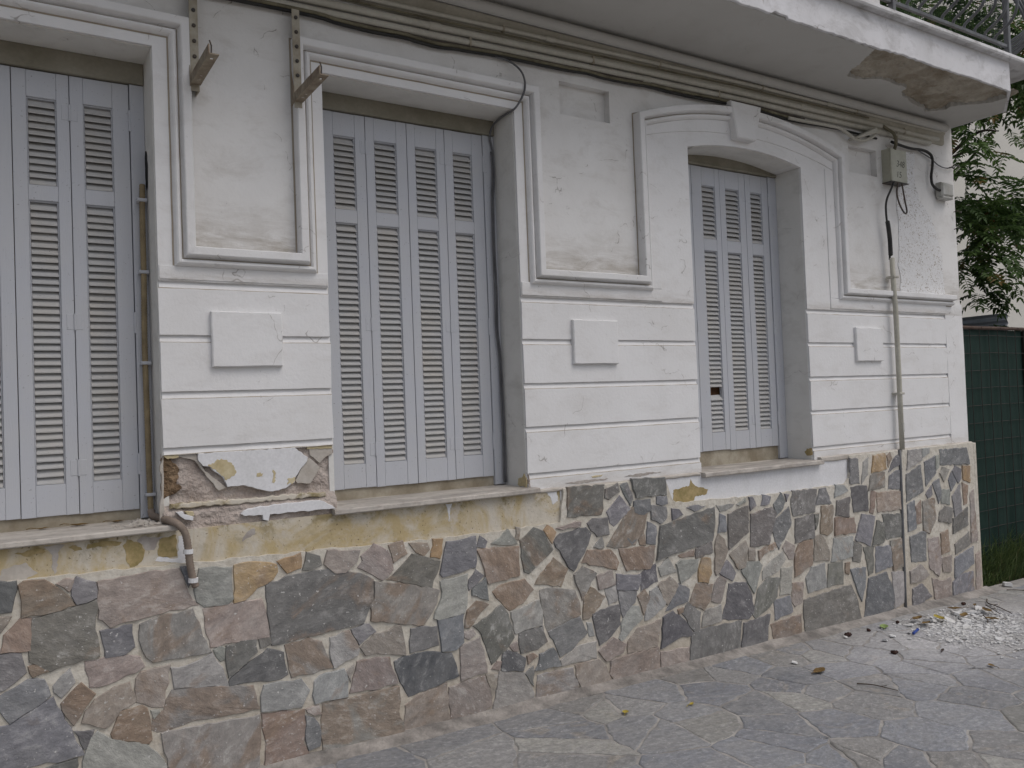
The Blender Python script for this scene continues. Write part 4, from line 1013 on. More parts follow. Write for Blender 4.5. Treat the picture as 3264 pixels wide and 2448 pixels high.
# ================================================================ PIPES, CABLES, BOXES
def tube_thing(name, pts, r, mat, label, cat, n=10, sm=4, group=None, smooth=True):
    m = MB(); m.tube(smooth_path(pts, sm) if sm else pts, r, n); o = m.build(name, mat, None, smooth); return tag(o, label, cat, group)
def zline(z): # follow the slight fall of the conduits along the facade
    return lambda x: z+np.interp(x, [-3, .5, 2.17, 4.04, 6.4], [-.07, -.035, 0, .040, .055])
def conduit(name, z, y, r, mat, x1, label, couplers, clips, cat='conduit'):
    f = zline(z); root = thing(name, (2, y, f(2)), label, cat)
    xs_ = np.linspace(-3, x1, 40)
    MB().tube([(x, y+.001*n3(x*2, 1, z), f(x)+.0025*n3(x*1.7, z, 3)) for x in xs_], r, 10).build('pipe', mat, root, True)
    for x in couplers: MB().tube([(x-.03, y, f(x-.03)), (x+.03, y, f(x+.03))], r+.003, 12).build('coupler', mat, root)
    for x in clips: MB().box(x-.006, x+.006, y-r-.002, YF, f(x)-r-.003, f(x)+r+.003, .002).build('clip', 'old_iron', root)
    return root
conduit('conduit', 3.560, -.024, .0115, 'cream_pvc', 6.38, 'thin cream conduit running highest along the wall under the balcony', (2.6, 5.0), (.4, 1.5, 2.3, 3.4, 4.3, 5.3))
conduit('conduit', 3.501, -.008, .0185, 'cream_pvc', 6.36, 'thick cream conduit, upper one of the thick pair under the balcony', (4.72, 1.9), (1.0, 2.9, 5.9))
conduit('conduit', 3.456, -.007, .0185, 'cream_pvc', 6.25, 'thick cream conduit, lower one of the thick pair under the balcony', (3.3,), (.2, 2.1, 3.9, 5.8))
f = zline(3.537)
tube_thing('cable', [(x, -.022+.004*n3(x, 1, 1), f(x)-.004+.006*n3(x*1.3, 4, 4)) for x in np.linspace(-3, 5.45, 60)], .005, 'dirty_cable', 'thin grimy cable tied just below the highest thin conduit', 'cable', 6, 0)
SC = [(-3,3.36),(-1,3.38),(.3,3.385),(.9,3.40),(1.277,3.408),(1.378,3.400),(1.490,3.396),(1.591,3.396),(1.721,3.402),(1.816,3.396),(1.914,3.393),(2.015,3.403),(2.103,3.407),(2.3,3.418),(2.7,3.424),(2.848,3.434),(2.979,3.429),(3.159,3.432),(3.324,3.440),(3.493,3.436),(3.671,3.438),(3.855,3.446),(3.925,3.447),(4.2,3.452),(4.514,3.438),(4.733,3.438),(4.962,3.448),(5.2,3.452),(5.547,3.447)]
tube_thing('cable', [(x, -.012, z) for x, z in SC], .0085, 'black_cable', 'black cable sagging along the wall below the conduits', 'cable', 8, 3)
tube_thing('cable', [(x, -.018+.006*n3(x, 2, 2), z+.014+.006*n3(x*1.5, 6, 0)) for x, z in SC[:-2]], .009, 'dirty_cable', 'beige grimy cable just above the sagging black cable', 'cable', 8, 3)
tube_thing('cable', [(x, -.010+.005*n3(x, 9, 2), z+.026+.007*n3(x*1.2, 3, 7)) for x, z in SC[:-3]], .007, 'brown_cable', 'brown cable squeezed between the thick conduits and the sagging cables', 'cable', 8, 3)
tube_thing('conduit', [(x, y, z) for x, y, z in ((4.55,-.022,3.443),(4.733,-.022,3.447),(4.962,-.024,3.455),(5.10,-.028,3.452),(5.17,-.034,3.425),(5.24,-.038,3.398),(5.32,-.040,3.392),(5.405,-.040,3.416),(5.50,-.036,3.462))], .012, 'cream_pvc', 'cream conduit looping down and up beside the pocket near the arch', 'conduit', 8, 5)
m = MB(); m.prism([(5.24,3.405),(5.47,3.505),(5.47,3.462),(5.25,3.392)], -.075, .012, .006); tag(m.build('junction_trunking', 'cream_pvc'), 'short slanted cream trunking box under the conduits near the arch', 'trunking')
# cable falling into the middle window and down its jamb
W2 = [(2.25,-.012,3.412),(2.309,-.014,3.408),(2.356,-.03,3.385),(2.392,-.05,3.338),(2.405,-.055,3.279),(2.392,-.05,3.22),(2.36,-.02,3.155),(2.345,.05,3.143),(2.345,.13,3.138),(2.338,.18,3.115),(2.33,.20,3.06),(2.345,.20,2.98),(2.348,.20,2.85),(2.338,.20,2.70),(2.334,.20,2.45),(2.338,.20,2.2),(2.334,.20,2.0),(2.346,.20,1.85),(2.350,.20,1.6),(2.352,.20,1.4),(2.35,.20,1.22),(2.352,.20,1.17)]
tube_thing('cable', W2, .0055, 'grey_cable', 'dark cable dropping from the conduits into the middle window and down its jamb', 'cable', 8, 5)
tube_thing('cable', [(x-.014+.004*n3(z*3, 0, 1), y-.004, z) for x, y, z in W2[11:]], .004, 'grey_cable', 'thin grey cable running down the jamb beside the thicker dark cable', 'cable', 6, 4)
# ribbed flexible conduit of the left window
rc = thing('flexible_conduit', (.557, .2, 1.17), 'beige ribbed flexible conduit down the left window jamb and out over the sill', 'conduit')
def ribbed(pts, r, step=.006):
    P = [Vector(p) for p in smooth_path(pts, 14)]; out = [P[0]]; acc = 0
    for a_, b_ in zip(P[:-1], P[1:]):
        L = (b_-a_).length; t = step-acc
        while t < L: out.append(a_.lerp(b_, t/L)); t += step
        acc = (L-(t-step))
    return out, [r*(1.0 if i % 2 else .88) for i in range(len(out))]
p, rs = ribbed([(.562,.19,2.60),(.558,.185,2.45),(.557,.185,2.2),(.553,.185,1.9),(.555,.185,1.6),(.556,.185,1.4),(.557,.18,1.26),(.558,.175,1.20)], .0125)
MB().tube(p, rs, 10).build('upper_hose', 'flex_conduit', rc, True)
p, rs = ribbed([(.558,.175,1.205),(.56,.15,1.183),(.572,.05,1.182),(.590,-.03,1.178),(.618,-.075,1.165),(.645,-.082,1.125),(.656,-.076,1.06),(.662,-.070,1.0),(.672,-.066,.94),(.684,-.064,.90)], .0155)
MB().tube(p, rs, 12).build('lower_hose', 'flex_conduit_grey', rc, True)
for x, y, z in ((.556,.185,2.53),(.556,.185,2.22),(.554,.185,1.83),(.557,.18,1.27)): MB().box(x-.018, x+.022, y-.016, y+.03, z-.007, z+.007, .003).build('clip', 'shutter_paint', rc)
for x, y, z in ((.655,-.076,1.05),(.673,-.066,.93)): MB().tube([(x, y, z-.009), (x+.001, y, z+.009)], .0195, 12).build('clip', 'fresh_white', rc)
# iron brackets that once carried an air conditioner
def bracket(x, z0, z1, label):
    root = thing('wall_bracket', (x, 0, z0), label, 'bracket', 'old iron wall brackets')
    m = MB(); m.box(x-.017, x+.017, -.052, -.047, z0, z1); m.box(x+.012, x+.017, -.047, .012, z0, z1); m.build('upright', 'old_iron', root)
    L = .36; zb_ = z0+.03
    m = MB(); m.box(x-.019, x-.014, -.028-L, -.0525, zb_-.004, zb_+.034)
    for y0, y1 in ((.0525, .10), (.112, .145), (.157, L-.03), (L-.012, L+.028)): m.box(x-.014, x+.021, -y1, -y0, zb_-.004, zb_)
    for y0, y1 in ((.10, .112), (.145, .157), (L-.03, L-.012)):
        m.box(x-.014, x-.003, -y1, -y0, zb_-.004, zb_); m.box(x+.010, x+.021, -y1, -y0, zb_-.004, zb_)
    m.build('arm', 'rust_iron', root)
    m = MB(); m.add([(x-.022, -.031, zb_+.14), (x-.022, -.031, zb_-.02), (x-.022, -.075, zb_-.004), (x-.0195, -.031, zb_+.14), (x-.0195, -.031, zb_-.02), (x-.0195, -.075, zb_-.004)], [(0, 1, 2), (5, 4, 3), (0, 2, 5, 3), (1, 4, 5, 2)]); m.build('gusset', 'rust_iron', root)
    z = z0+.145
    while z < z1-.02:
        m = MB(); m.tube([(x, -.052, z), (x, -.0565, z)], .0085, 8); m.tube([(x, -.0565, z), (x, -.059, z)], .006, 8); m.build('bolt', 'dark_bolt', root); z += .0655
    m = MB(); m.tube([(x-.005, -.37, zb_+.0), (x-.004, -.372, zb_+.035), (x-.010, -.37, zb_+.055)], .003, 6); m.build('wire_end', 'dark_bolt', root)
bracket(.742, 2.955, 3.52, 'rusty iron wall bracket nearest the left window')
bracket(1.180, 2.955, 3.40, 'rusty iron wall bracket at the upper left of the middle window')
# meter box with hand-written numbers
bx = thing('meter_box', (5.68, -.04, 3.125), 'grey electric box on the wall with hand-written numbers 348 and 15', 'box')
m = MB(); m.box(5.635, 5.835, -.062, .012, 3.132, 3.378, .004); m.build('casing', 'box_grey', bx)
m = MB(); m.box(5.628, 5.842, -.066, .012, 3.125, 3.1315, .001); m.build('base_plate', 'dark_bolt', bx)
m = MB(); m.tube([(5.638, -.057, 3.132), (5.638, -.057, 3.378)], .008, 8); m.build('edge_bead', 'box_grey', bx, True)
def text(s, x, y, z, size, parent):
    cu = bpy.data.curves.new('lettering', 'FONT'); cu.body = s; cu.size = size; cu.extrude = .0004; cu.offset = -.0011; cu.shear = .18
    t = bpy.data.objects.new('lettering', cu); COL.objects.link(t); t.rotation_euler = (R(90), 0, 0); t.location = (x, y, z)
    bpy.context.view_layer.update(); dg = bpy.context.evaluated_depsgraph_get()
    me = bpy.data.meshes.new_from_object(t.evaluated_get(dg)); me.transform(t.matrix_world); bpy.data.objects.remove(t)
    me.materials.clear(); me.materials.append(MT['ink']); link('lettering', me, None, parent)
text('348', 5.698, -.0628, 3.245, .070, bx); text('15', 5.692, -.0628, 3.165, .068, bx)
tube_thing('cable', [(5.665,-.06,3.13),(5.63,-.055,3.069),(5.588,-.05,3.004),(5.572,-.045,2.944),(5.572,-.045,2.855),(5.588,-.04,2.81),(5.604,-.04,2.71),(5.606,-.035,2.60),(5.612,-.03,2.55)], .0075, 'black_cable', 'black cable curving from the grey box down to the cream drainpipe', 'cable', 8, 5)
tube_thing('cable_sleeve', [(5.585,-.042,2.835),(5.594,-.042,2.79),(5.605,-.042,2.70),(5.606,-.042,2.62),(5.609,-.04,2.575)], [.010]+[.0155]*15+[.008], 'black_cable', 'thick black sleeve on the cable just above the cream drainpipe', 'sleeve', 10, 4)
tube_thing('cable', [(5.715,-.06,3.13),(5.702,-.055,3.048),(5.735,-.05,2.973),(5.80,-.045,2.912),(5.826,-.05,2.922),(5.80,-.055,2.997),(5.762,-.06,3.13)], .006, 'brown_cable', 'brown cable hanging in a narrow loop below the grey box', 'cable', 8, 5)
tube_thing('cable', [(5.69,-.06,3.372),(5.70,-.07,3.43),(5.69,-.06,3.49),(5.66,-.03,3.53),(5.62,-.02,3.55)], .012, 'dirty_cable', 'short thick grimy hose curving from the box top to the conduits', 'cable', 8, 5)
m = MB(); rr = random.Random(2)
tube_thing('cable', [(5.706,-.03,3.44),(5.868,-.02,3.432),(5.993,-.018,3.430),(6.133,-.018,3.438),(6.229,-.018,3.420),(6.255,-.02,3.380),(6.250,-.018,3.320),(6.229,-.018,3.242),(6.238,-.02,3.180),(6.285,-.03,3.145),(6.34,-.035,3.138)], .0105, 'black_cable', 'black lumpy cable bending down to the small white box at the corner', 'cable', 8, 4)
tube_thing('cable', [(6.08,-.012,3.43),(6.25,-.01,3.39),(6.35,-.008,3.352),(6.46,-.008,3.34),(6.59,-.01,3.366)], .0045, 'grey_cable', 'thin cable sagging to a hook at the house corner', 'cable', 6, 5)
for i, (x, z) in enumerate(((6.50, 3.345), (6.57, 3.37), (6.565, 3.0), (6.56, 2.86))):
    tube_thing('wall_hook', [(x, .005, z), (x, -.03, z+.002), (x+.03, -.035, z-.012), (x+.045, -.03, z+.004)], .004, 'dark_bolt', ('upper inner black wire hook near the house corner', 'topmost black wire hook at the house corner', 'black wire hook just below the small white box', 'lowest black hook at the house corner')[i], 'hook', 6, 3)
wb = thing('alarm_box', (6.39, 0, 3.09), 'small white plastic box on the wall at the house corner', 'box')
m = MB(); m.box(6.315, 6.475, -.055, .0, 3.098, 3.205, .012); m.build('casing', 'box_white', wb)
m = MB(); m.box(6.325, 6.468, -.052, -.0, 3.078, 3.0975, .006); m.build('lower_lip', 'box_white', wb)
m = MB()
for i in range(24):
    a0 = 2*math.pi*i/24
    for rad in (.021, .0185): m.v.append((6.40+rad*math.cos(a0), -.0556, 3.152+rad*math.sin(a0)))
for i in range(24): j = (i+1) % 24; m.f.append((2*i, 2*j, 2*j+1, 2*i+1))
m.add([(6.396, -.0556, 3.14), (6.404, -.0556, 3.14), (6.404, -.0556, 3.164), (6.396, -.0556, 3.164)], [(0, 1, 2, 3)])
m.build('emblem', 'under_plaster', wb)
# cream pipe down the wall, darker below
dp = thing('drainpipe', (5.63, -.03, 0), 'cream vertical pipe running down the right pier and stone base', 'pipe')
MB().tube([(5.617, -.044, 2.56), (5.619, -.046, 2.3), (5.624, -.048, 2.2), (5.628, -.046, 2.0), (5.63, -.044, 1.6), (5.629, -.043, 1.148)], .018, 12).build('upper_pipe', 'cream_pipe', dp, True)
m = MB()
zs_ = [1.148, 1.0, .7, .4, .2, gz(5.62)]
MB().tube([(5.598-.02*(1.148-z), -.0415, z) for z in zs_], .012, 10).build('lower_pipe', 'rail_grey', dp, True)
for z in (2.42, 1.56): MB().box(5.60, 5.660, -.066, .0, z-.008, z+.008, .003).build('clip', 'cream_pvc', dp)
m = MB(); m.box(5.622, 5.638, -.0625, -.058, 1.28, 1.345); m.build('sticker', 'box_white', dp)

# ================================================================ YARD BEYOND THE CORNER
structure(MB().box(6.6, 14, .02, 9, -.5, gz(8)-.012).build('yard_soil', 'soil'))
# neighbour wall and corrugated sheets
nb = thing('neighbour_house', (10.5, 4, 0), 'plain cream rendered wall of the neighbouring house behind the tree', 'house')
m = MB(); m.box(8.5, 24, 4.6, 12, -.5, 11); m.build('wall', 'cream_wall', nb)
def corr(x, y0, y1, z0, z1, label):
    m = MB(); n = int((z1-z0)/.012)
    for i in range(n+1):
        z = z0+(z1-z0)*i/n; d = .012*math.cos(2*math.pi*(z-z0)/.076); m.v += [(x+d, y0, z), (x+d, y1, z), (x+d+.003, y0, z), (x+d+.003, y1, z)]
    for i in range(n): m.f += [(4*i, 4*i+1, 4*i+5, 4*i+4), (4*i+3, 4*i+2, 4*i+6, 4*i+7), (4*i+2, 4*i, 4*i+4, 4*i+6), (4*i+1, 4*i+3, 4*i+7, 4*i+5)]
    return tag(m.build('corrugated_sheet', 'sheet_metal', None, True), label, 'metal sheet')
corr(9.9, 1.28, 2.6, .1, 2.42, 'grey corrugated metal sheet standing behind the green fence')
# fence of welded mesh with green shade net
fe = thing('mesh_fence', (7.5, .35, gz(7.5)), 'dark green shade-net fence on welded wire mesh beside the house corner', 'fence')
m = MB(); nx, nz = 60, 50
for j in range(nz+1):
    for i in range(nx+1):
        x = 7.02+1.28*i/nx; z = gz(7.5)+(2.10-gz(7.5))*j/nz; m.v.append((x, .375+.010*n3(x*5, z*.7, 1)+.006*n3(x*14, z*2, 4)+(.012*math.sin(x*20)*max(0, 1-z)), z))
for j in range(nz):
    for i in range(nx): m.f.append((j*(nx+1)+i, j*(nx+1)+i+1, (j+1)*(nx+1)+i+1, (j+1)*(nx+1)+i))
m.build('shade_net', 'shade_net', fe, True)
for i in range(9):
    x = 7.04+i*.157; MB().tube([(x+.004*n3(x, z, 0), .352+.004*n3(x, z*2, 3), z) for z in np.linspace(gz(7.5), 2.10, 8)], .003, 5).build('vertical_wire', 'wire', fe)
for i in range(13):
    z = .16+i*.157; MB().tube([(x, .356+.004*n3(x*3, z, 5), z+.006*n3(x*2, z, 1)) for x in np.linspace(6.9, 8.3, 8)], .003, 5).build('horizontal_wire', 'wire', fe)
m = MB()
for i in range(10): m.tube([(6.9+i*.16, .355, 2.115+.003*n3(i, 0, 0)), (7.055+i*.16, .355, 2.115+.004*n3(i, 3, 0))], .016, 8)
m.build('top_rail', 'rust_rail', fe)
for x in (8.33, 6.86): MB().box(x-.03, x+.03, .345, .405, gz(7.5)-.05, 2.10, .004).build('post', 'wire', fe)
MB().box(8.365, 9.9, .36, .365, gz(8), 2.08).build('side_panel', 'wire', fe)

# tree with pinnate leaves
class Leaves:
    def __init__(s): s.m = MB(); s.t = []
    def leaflet(s, base, d, nrm, L, W, tint):
        side = d.cross(nrm).normalized(); b = base; fold = nrm*W*.25; droop = -nrm*L*.10
        v = [b, b+d*L*.35+side*W*.5+fold, b+d*L*.40, b+d*L*.35-side*W*.5+fold, b+d*L*.75+side*W*.30+fold*.6+droop*.4, b+d*L*.75-side*W*.30+fold*.6+droop*.4, b+d*L+droop]
        f = [(0, 2, 1), (0, 3, 2), (1, 2, 4), (2, 3, 5), (2, 6, 4), (2, 5, 6)]
        s.m.add(v, f); s.t += [tint]*7
    def pinnate(s, p, d, rnd, L=.4, n=7, tint=None):
        d = d.normalized(); up = Vector((0, 0, 1)); side = d.cross(up)
        side = side.normalized() if side.length > .05 else Vector((1, 0, 0))
        up2 = side.cross(d).normalized(); tt = rnd.random()*.85 if tint is None else tint
        pos = p.copy(); dd = d.copy(); stepl = L/n; ra = [pos.copy()]
        for i in range(n):
            dd = (dd+Vector((0, 0, -.09))).normalized(); pos = pos+dd*stepl; ra.append(pos.copy())
            for sg in (-1, 1):
                ld = (dd*.55+side*sg+Vector((0, 0, -.25*rnd.random()))).normalized()
                s.leaflet(pos, ld, (up2+Vector((rnd.uniform(-.4, .4), rnd.uniform(-.4, .4), 0))).normalized(), rnd.uniform(.072, .115)*(1-.3*i/n), rnd.uniform(.028, .038), max(0, min(1, tt+rnd.uniform(-.15, .15))))
        s.leaflet(pos, dd, up2, .09, .034, tt)
        n0 = len(s.m.v); s.m.tube(ra, .0025, 3, False); s.t += [.3]*(len(s.m.v)-n0)
    def build(s, name, mat, par=None):
        o = s.m.build(name, mat, par); at = o.data.attributes.new('tint', 'FLOAT', 'POINT'); at.data.foreach_set('value', s.t); return o
tr = thing('tree', (9.2, 2.6, -.1), 'leafy tree with feather-shaped leaves hanging beside the house corner', 'tree')
rnd = random.Random(21)
def branch(pts, r0, r1, name='branch'):
    q = smooth_path(pts, 5); n = len(q); MB().tube(q, [r0+(r1-r0)*i/(n-1) for i in range(n)], 7).build(name, 'bark', tr, True); return q
branch([(9.35,2.7,-.2),(9.3,2.65,1.2),(9.22,2.5,2.6),(9.15,2.3,4.0),(9.0,2.1,5.4),(8.9,2.0,7.0)], .13, .05, 'trunk')
BR = [[(9.2,2.5,2.9),(9.0,1.9,3.3),(8.7,1.2,3.5),(8.5,.8,3.45)], [(9.2,2.4,3.3),(9.1,1.7,4.0),(8.85,1.1,4.1),(8.6,.75,3.9)], [(9.15,2.3,3.9),(9.3,1.5,4.5),(9.35,1.0,4.6)], [(9.1,2.2,4.4),(8.6,1.6,5.0),(8.1,1.1,5.1)],
      [(9.2,2.5,2.5),(8.9,1.7,2.9),(8.6,1.0,2.8),(8.45,.75,2.5)], [(9.05,2.1,5.0),(8.3,1.4,5.6),(7.8,1.0,5.6)], [(9.2,2.4,3.5),(9.5,1.4,3.7),(9.55,.9,3.5)], [(8.95,1.9,3.35),(8.75,1.1,3.9),(8.62,.7,4.15)], [(9.05,1.7,3.95),(9.0,1.1,4.3),(8.95,.8,4.25)]]
for b in BR: branch(b, .028, .006)
LV = Leaves()
CL = [((8.95, .85, 3.48), (.55, .35, .12), 62), ((8.62, .8, 3.40), (.3, .3, .14), 28), ((9.3, .9, 3.56), (.45, .35, .13), 42), ((8.46, .75, 3.10), (.13, .2, .16), 20), ((8.42, .75, 2.82), (.14, .2, .13), 20), ((8.34, .72, 2.52), (.09, .2, .10), 12),
      ((9.42, .85, 3.25), (.06, .15, .15), 3), ((8.30, .9, 4.18), (.14, .25, .12), 8), ((9.0, .9, 4.15), (.35, .3, .10), 4), ((9.4, .9, 4.85), (.5, .4, .25), 70), ((8.6, 1.4, 5.2), (.8, .6, .4), 130), ((9.3, 1.4, 5.3), (.7, .6, .4), 110), ((8.1, 1.3, 5.6), (.8, .6, .5), 120), ((9.6, .85, 4.3), (.15, .2, .15), 4), ((8.45, .9, 3.85), (.12, .2, .08), 3), ((8.9,2.2,6.2),(1.2,.9,.8),60), ((10.3,1.6,5.5),(1.3,.7,.5),130), ((9.0,1.0,4.95),(.9,.4,.2),60), ((8.1,.9,4.75),(.5,.3,.15),26), ((8.0,1.0,5.15),(.4,.3,.22),70), ((8.7,1.0,5.15),(.5,.3,.22),80), ((9.3,1.0,5.2),(.4,.3,.25),60), ((8.22,.72,3.75),(.12,.2,.42),28), ((8.30,.72,3.0),(.12,.2,.40),26), ((8.55,.8,3.3),(.2,.2,.2),14)]
for c, s_, n in CL:
    for k in range(n):
        p = Vector((c[0]+rnd.gauss(0, .5)*s_[0]*1.3, c[1]+rnd.gauss(0, .5)*s_[1]*1.3, c[2]+rnd.gauss(0, .5)*s_[2]*1.3))
        d = Vector((rnd.uniform(-1, 1), rnd.uniform(-1, .6), rnd.uniform(-.7, .3)))
        LV.pinnate(p, d, rnd, rnd.uniform(.24, .38), rnd.choice((6, 7, 8)), 1.0 if rnd.random() < .05 else None)
LV.build('crown', 'tree_leaf', tr)
# rough grass and weeds at the foot of the fence
GR = Leaves(); rnd = random.Random(8)
for k in range(2600):
    x = rnd.uniform(6.75, 9.0); y = rnd.uniform(.05, .34); h = rnd.uniform(.12, .50)*(0.35+.65*min(1, max(.0, (y-.02)/.2)))*(.5+.5*min(1, (x-6.7)/.6)); b = Vector((x, y, gz(8)-.015))
    d = Vector((rnd.uniform(-.5, .5), rnd.uniform(-.6, .3), 1)).normalized(); lean = Vector((rnd.uniform(-.5, .5), rnd.uniform(-.6, .2), -.4)); sd_ = Vector((rnd.uniform(-1, 1), rnd.uniform(-1, 1), 0)).normalized()*.0035
    p0, p1, p2 = b, b+d*h*.6, b+d*h*.6+(d+lean)*h*.45; n0 = len(GR.m.v)
    GR.m.add([p0-sd_, p0+sd_, p1+sd_*.8, p1-sd_*.8, p2], [(0, 1, 2, 3), (3, 2, 4)]); GR.t += [rnd.random()*.98]*5
o = GR.build('grass', 'grass_blade'); o['kind'] = 'stuff'; o['label'] = 'tangled green grass and weeds at the foot of the green fence'
# ================================================================ LITTER
rnd = random.Random(4)
m = MB()
def chip(cx, cy, s, flat=.25):
    z = gz(cx)+.004+s*flat*.5; n = rnd.choice((4, 5, 6)); a0 = rnd.random()*6; t1, t2 = rnd.uniform(-.3, .3), rnd.uniform(-.3, .3)
    ring = [(s*rnd.uniform(.55, 1.1)*math.cos(a0+2*math.pi*i/n), s*rnd.uniform(.5, 1.)*math.sin(a0+2*math.pi*i/n)) for i in range(n)]
    h = s*flat*rnd.uniform(.5, 1.2)
    m.add([(cx+x, cy+y, z-h*.5+x*t1+y*t2) for x, y in ring]+[(cx+x*.85, cy+y*.85, z+h*.5+x*t1+y*t2) for x, y in ring], [tuple(range(n, 2*n))]+[(i, (i+1) % n, n+(i+1) % n, n+i) for i in range(n)])
for k in range(6500):
    t = rnd.random(); u = rnd.gauss(0, .42)
    cx = 5.25+t*.75+u*.28-.25*abs(rnd.gauss(0, .5)); cy = -.55-.34*rnd.gauss(0, .6)+.18*(t-.5)
    if cy > -.19: continue
    chip(cx, cy, max(.0025, min(.03, rnd.expovariate(240))), rnd.uniform(.12, .35))
for cx, cy, s in ((5.72, -.34, .075), (5.86, -.37, .06), (5.40, -.33, .06), (5.52, -.40, .065), (5.30, -.33, .04), (5.62, -.45, .055), (5.95, -.40, .05), (5.20, -.30, .035), (5.45, -.55, .04), (5.05, -.66, .03), (5.33, -.82, .035), (5.78, -.30, .05), (6.0, -.34, .045)): chip(cx, cy, s, .22)
o = m.build('plaster_rubble', 'plaster_chip'); o['kind'] = 'stuff'; o['label'] = 'heap of white plaster fragments swept on the pavement'
def leaf_thing(name, x, y, L, W, ang, mat, label, cat='leaf', curl=.35, group='fallen leaves and bits on the pavement', dz=0):
    m = MB(); n = 8; c, s_ = math.cos(ang), math.sin(ang)
    for i in range(n+1):
        t = i/n; w_ = W*math.sin(math.pi*min(1, t*.97+.02))**.8*.5
        for k in (-1, -.5, 0, .5, 1):
            u = (t-.5)*L; v_ = k*w_; z = curl*(abs(k)**1.5)*w_+.25*curl*L*(2*t-1)**2+.004*n3(u*40, v_*40, x)
            m.v.append((x+u*c-v_*s_, y+u*s_+v_*c, gz(x)+.006+z+dz))
    for i in range(n):
        for k in range(4): m.f.append((i*5+k, (i+1)*5+k, (i+1)*5+k+1, i*5+k+1))
    u0 = m.v[2]; m.tube([u0, (u0[0]-.02*c, u0[1]-.02*s_, u0[2]+.004), (u0[0]-.035*c, u0[1]-.035*s_, u0[2])], .0016, 5)
    o = m.build(name, mat, None, True); return tag(o, label, cat, group)
leaf_thing('dry_leaf', 3.894, -.575, .115, .055, .2, 'dry_leaf', 'curled brown leaf on the pavement near the middle, beside a small white chip')
leaf_thing('dry_leaf', 2.607, -.424, .045, .032, .8, 'yellow_leaf', 'small yellow leaf lying nearest the wall at the bottom centre of the pavement')
leaf_thing('dry_leaf', 2.952, -.529, .035, .018, .3, 'yellow_leaf', 'tiny yellow leaf right of the other small yellow leaf')
leaf_thing('green_leaf', 5.019, -.235, .10, .055, .6, 'pale_leaf', 'pale green leaf near the wall base left of the plaster heap')
for i, (x, y, L, a_, mt, lb) in enumerate(((5.46, -.36, .13, 1.0, 'yellow_leaf', 'yellow-brown leaf standing in the left part of the plaster heap'), (5.66, -.42, .12, .3, 'dry_leaf', 'brown leaf in the middle of the plaster heap'), (5.80, -.28, .11, 2.4, 'dry_leaf', 'dark brown leaf at the upper edge of the plaster heap'),
        (5.92, -.44, .12, .9, 'dry_leaf', 'brown leaf at the upper right of the plaster heap'), (5.33, -.28, .12, .1, 'dry_leaf', 'flat brown leaf at the upper left of the plaster heap'), (6.02, -.30, .06, .5, 'dry_leaf', 'small brown leaf at the far right end of the plaster heap'), (5.72, -.58, .10, 1.8, 'dry_leaf', 'brown leaf at the lower right of the plaster heap'), (5.27, -.38, .09, .0, 'dry_leaf', 'grey-brown leaf at the left end of the plaster heap'))):
    leaf_thing('dry_leaf', x, y, L, L*.42, a_, mt, lb, dz=.018)
leaf_thing('dry_leaf', 4.752, -1.072, .045, .03, 1.2, 'dry_leaf', 'lone small dark leaf on the pavement below the plaster heap')
leaf_thing('dry_leaf', 4.819, -.751, .055, .018, .4, 'twig', 'thin dark leaf sliver on the pavement below the blue plastic')
def twig_thing(pts, r, label):
    m = MB(); q = smooth_path([(x, y, gz(x)+.008+dz) for x, y, dz in pts], 5); n = len(q); m.tube(q, [r*(1-.5*i/n) for i in range(n)], 6)
    k = n//2; m.tube([q[k], q[k]+Vector((.02, -.025, .006))], r*.5, 5); return tag(m.build('twig', 'twig', None, True), label, 'twig', 'twigs on the pavement')
twig_thing([(3.88, -.822, 0), (3.92, -.89, .004), (3.935, -.95, .003), (3.954, -1.012, 0)], .0035, 'long thin twig lying on the middle of the pavement')
twig_thing([(6.31, -.236, .006), (6.20, -.30, .004), (6.14, -.40, .006), (6.039, -.549, 0)], .005, 'dark curved twig beyond the plaster heap')
twig_thing([(6.02, -.38, .03), (5.95, -.46, .03), (5.88, -.55, .02)], .004, 'twig lying across the right of the plaster heap')
twig_thing([(5.72, -.52, .03), (5.66, -.58, .02), (5.58, -.62, .02)], .004, 'short twig across the middle of the plaster heap')
twig_thing([(6.75, -.16, .004), (6.82, -.24, .006), (6.80, -.32, .004)], .004, 'twig on the far pavement beside the weeds')
def seed_thing(x, y, s, label, n=4):
    r_ = random.Random(int(x*1000)); m = MB()
    for k in range(n):
        c = Vector((x+r_.uniform(-1, 1)*s*.6, y+r_.uniform(-1, 1)*s*.35, gz(x)+s*.35)); b = len(m.v); rs = s*r_.uniform(.32, .48)
        for i in range(5):
            ph = math.pi*i/4
            for j in range(7): th = 2*math.pi*j/7; m.v.append(tuple(c+Vector((math.sin(ph)*math.cos(th), math.sin(ph)*math.sin(th), math.cos(ph)))*rs*r_.uniform(.85, 1.15)))
        for i in range(4):
            for j in range(7): m.f.append((b+i*7+j, b+i*7+(j+1) % 7, b+(i+1)*7+(j+1) % 7, b+(i+1)*7+j))
    return tag(m.build('seed_pod', 'seed', None, True), label, 'seed pod', 'dark seed pods on the pavement')
seed_thing(4.553, -.61, .030, 'reddish brown seed cluster alone on the pavement below the blue plastic', 8)
seed_thing(4.655, -.212, .034, 'leftmost dark seed pod at the wall foot, by a white crumb', 5)
seed_thing(4.863, -.22, .026, 'dark seed pod pair at the wall foot left of the pale green leaf', 4)
seed_thing(5.193, -.226, .026, 'dark seed pod at the wall foot right of the pale green leaf', 3)
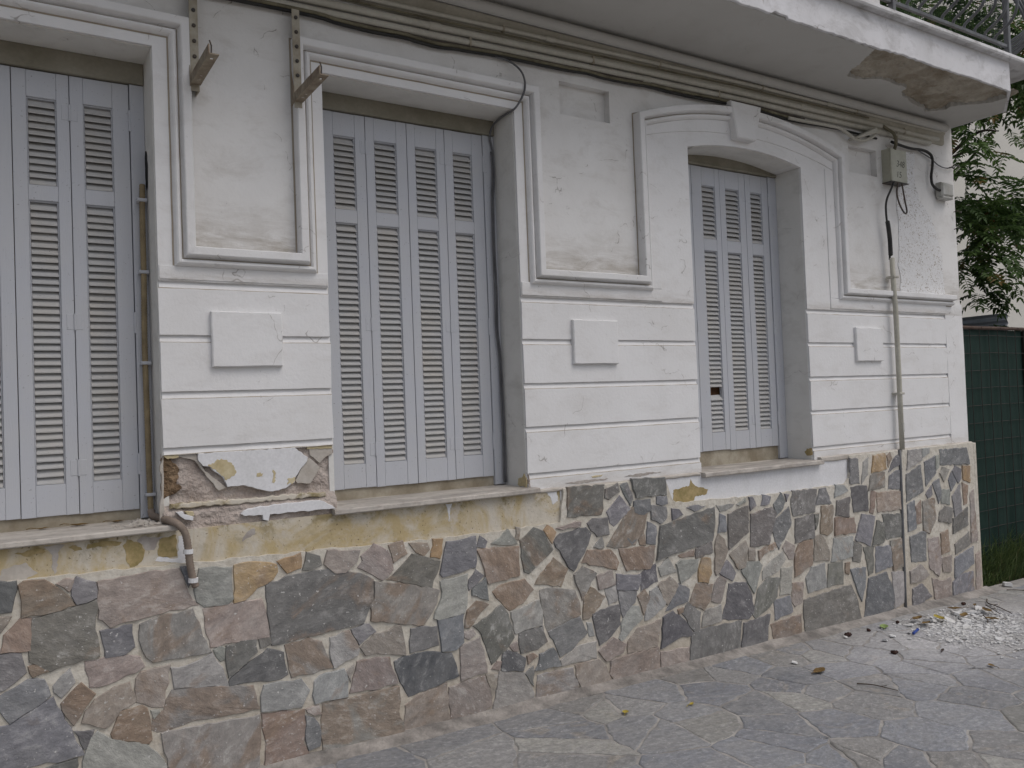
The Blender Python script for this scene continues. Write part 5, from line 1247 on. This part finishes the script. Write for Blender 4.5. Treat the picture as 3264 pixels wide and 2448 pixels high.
seed_thing(6.05, -.20, .03, 'dark seed pod beyond the plaster heap near the wall', 4)
m = MB(); m.tube([(5.02, -.445, gz(5)+.012), (5.10, -.42, gz(5)+.012)], .008, 8); m.tube([(5.10, -.42, gz(5)+.012), (5.115, -.415, gz(5)+.012)], .0095, 8); m.box(5.01, 5.022, -.452, -.440, gz(5)+.005, gz(5)+.019)
tag(m.build('plastic_piece', 'blue_plastic'), 'bright blue plastic piece beside the plaster heap', 'plastic')
for i, (x, y, s, lb) in enumerate(((3.916, -.393, .024, 'white plaster chip above the curled brown leaf on the pavement'), (4.733, -.426, .03, 'white plaster chip between the seed pods and the blue plastic'), (4.61, -.235, .022, 'white plaster crumb at the wall foot beside the leftmost seed pod'), (6.95, -.06, .06, 'white plaster lump on the far pavement edge by the weeds'))):
    m = MB(); chip(x, y, s, .4); tag(m.build('plaster_chip', 'plaster_chip'), lb, 'plaster chip', 'loose plaster chips on the pavement')
# crumbs and dead leaves on the left sill
m = MB(); rr = random.Random(3)
for k in range(160):
    x = rr.gauss(.50, .045); y = rr.gauss(.02, .05); s = rr.uniform(.002, .009); z = 1.163+max(0, .018-abs(x-.5)*.25)*rr.random()
    if y < -.04 or x > .56: continue
    m.add([(x-s, y, z), (x+s, y-s*.6, z), (x+s*.4, y+s, z), (x, y, z+s*1.2)], [(0, 1, 3), (1, 2, 3), (2, 0, 3), (2, 1, 0)])
o = m.build('mortar_crumbs', 'under_plaster'); o['kind'] = 'stuff'; o['label'] = 'little heap of mortar crumbs on the left window sill'
def sill_leaf(x, y, z, L, a_, label):
    o = leaf_thing('dry_leaf', x, y, L, L*.4, a_, 'dry_leaf', label, group='dead leaves on the left window sill'); o.location.z = z-gz(x)-.004; return o
sill_leaf(.29, .20, 1.166, .075, .1, 'long brown dead leaf on the left window sill under the shutter'); sill_leaf(.43, .19, 1.166, .065, .5, 'dark dead leaf at the right end of the left window sill'); sill_leaf(.16, .20, 1.166, .05, .2, 'small dead leaf at the left of the left window sill')
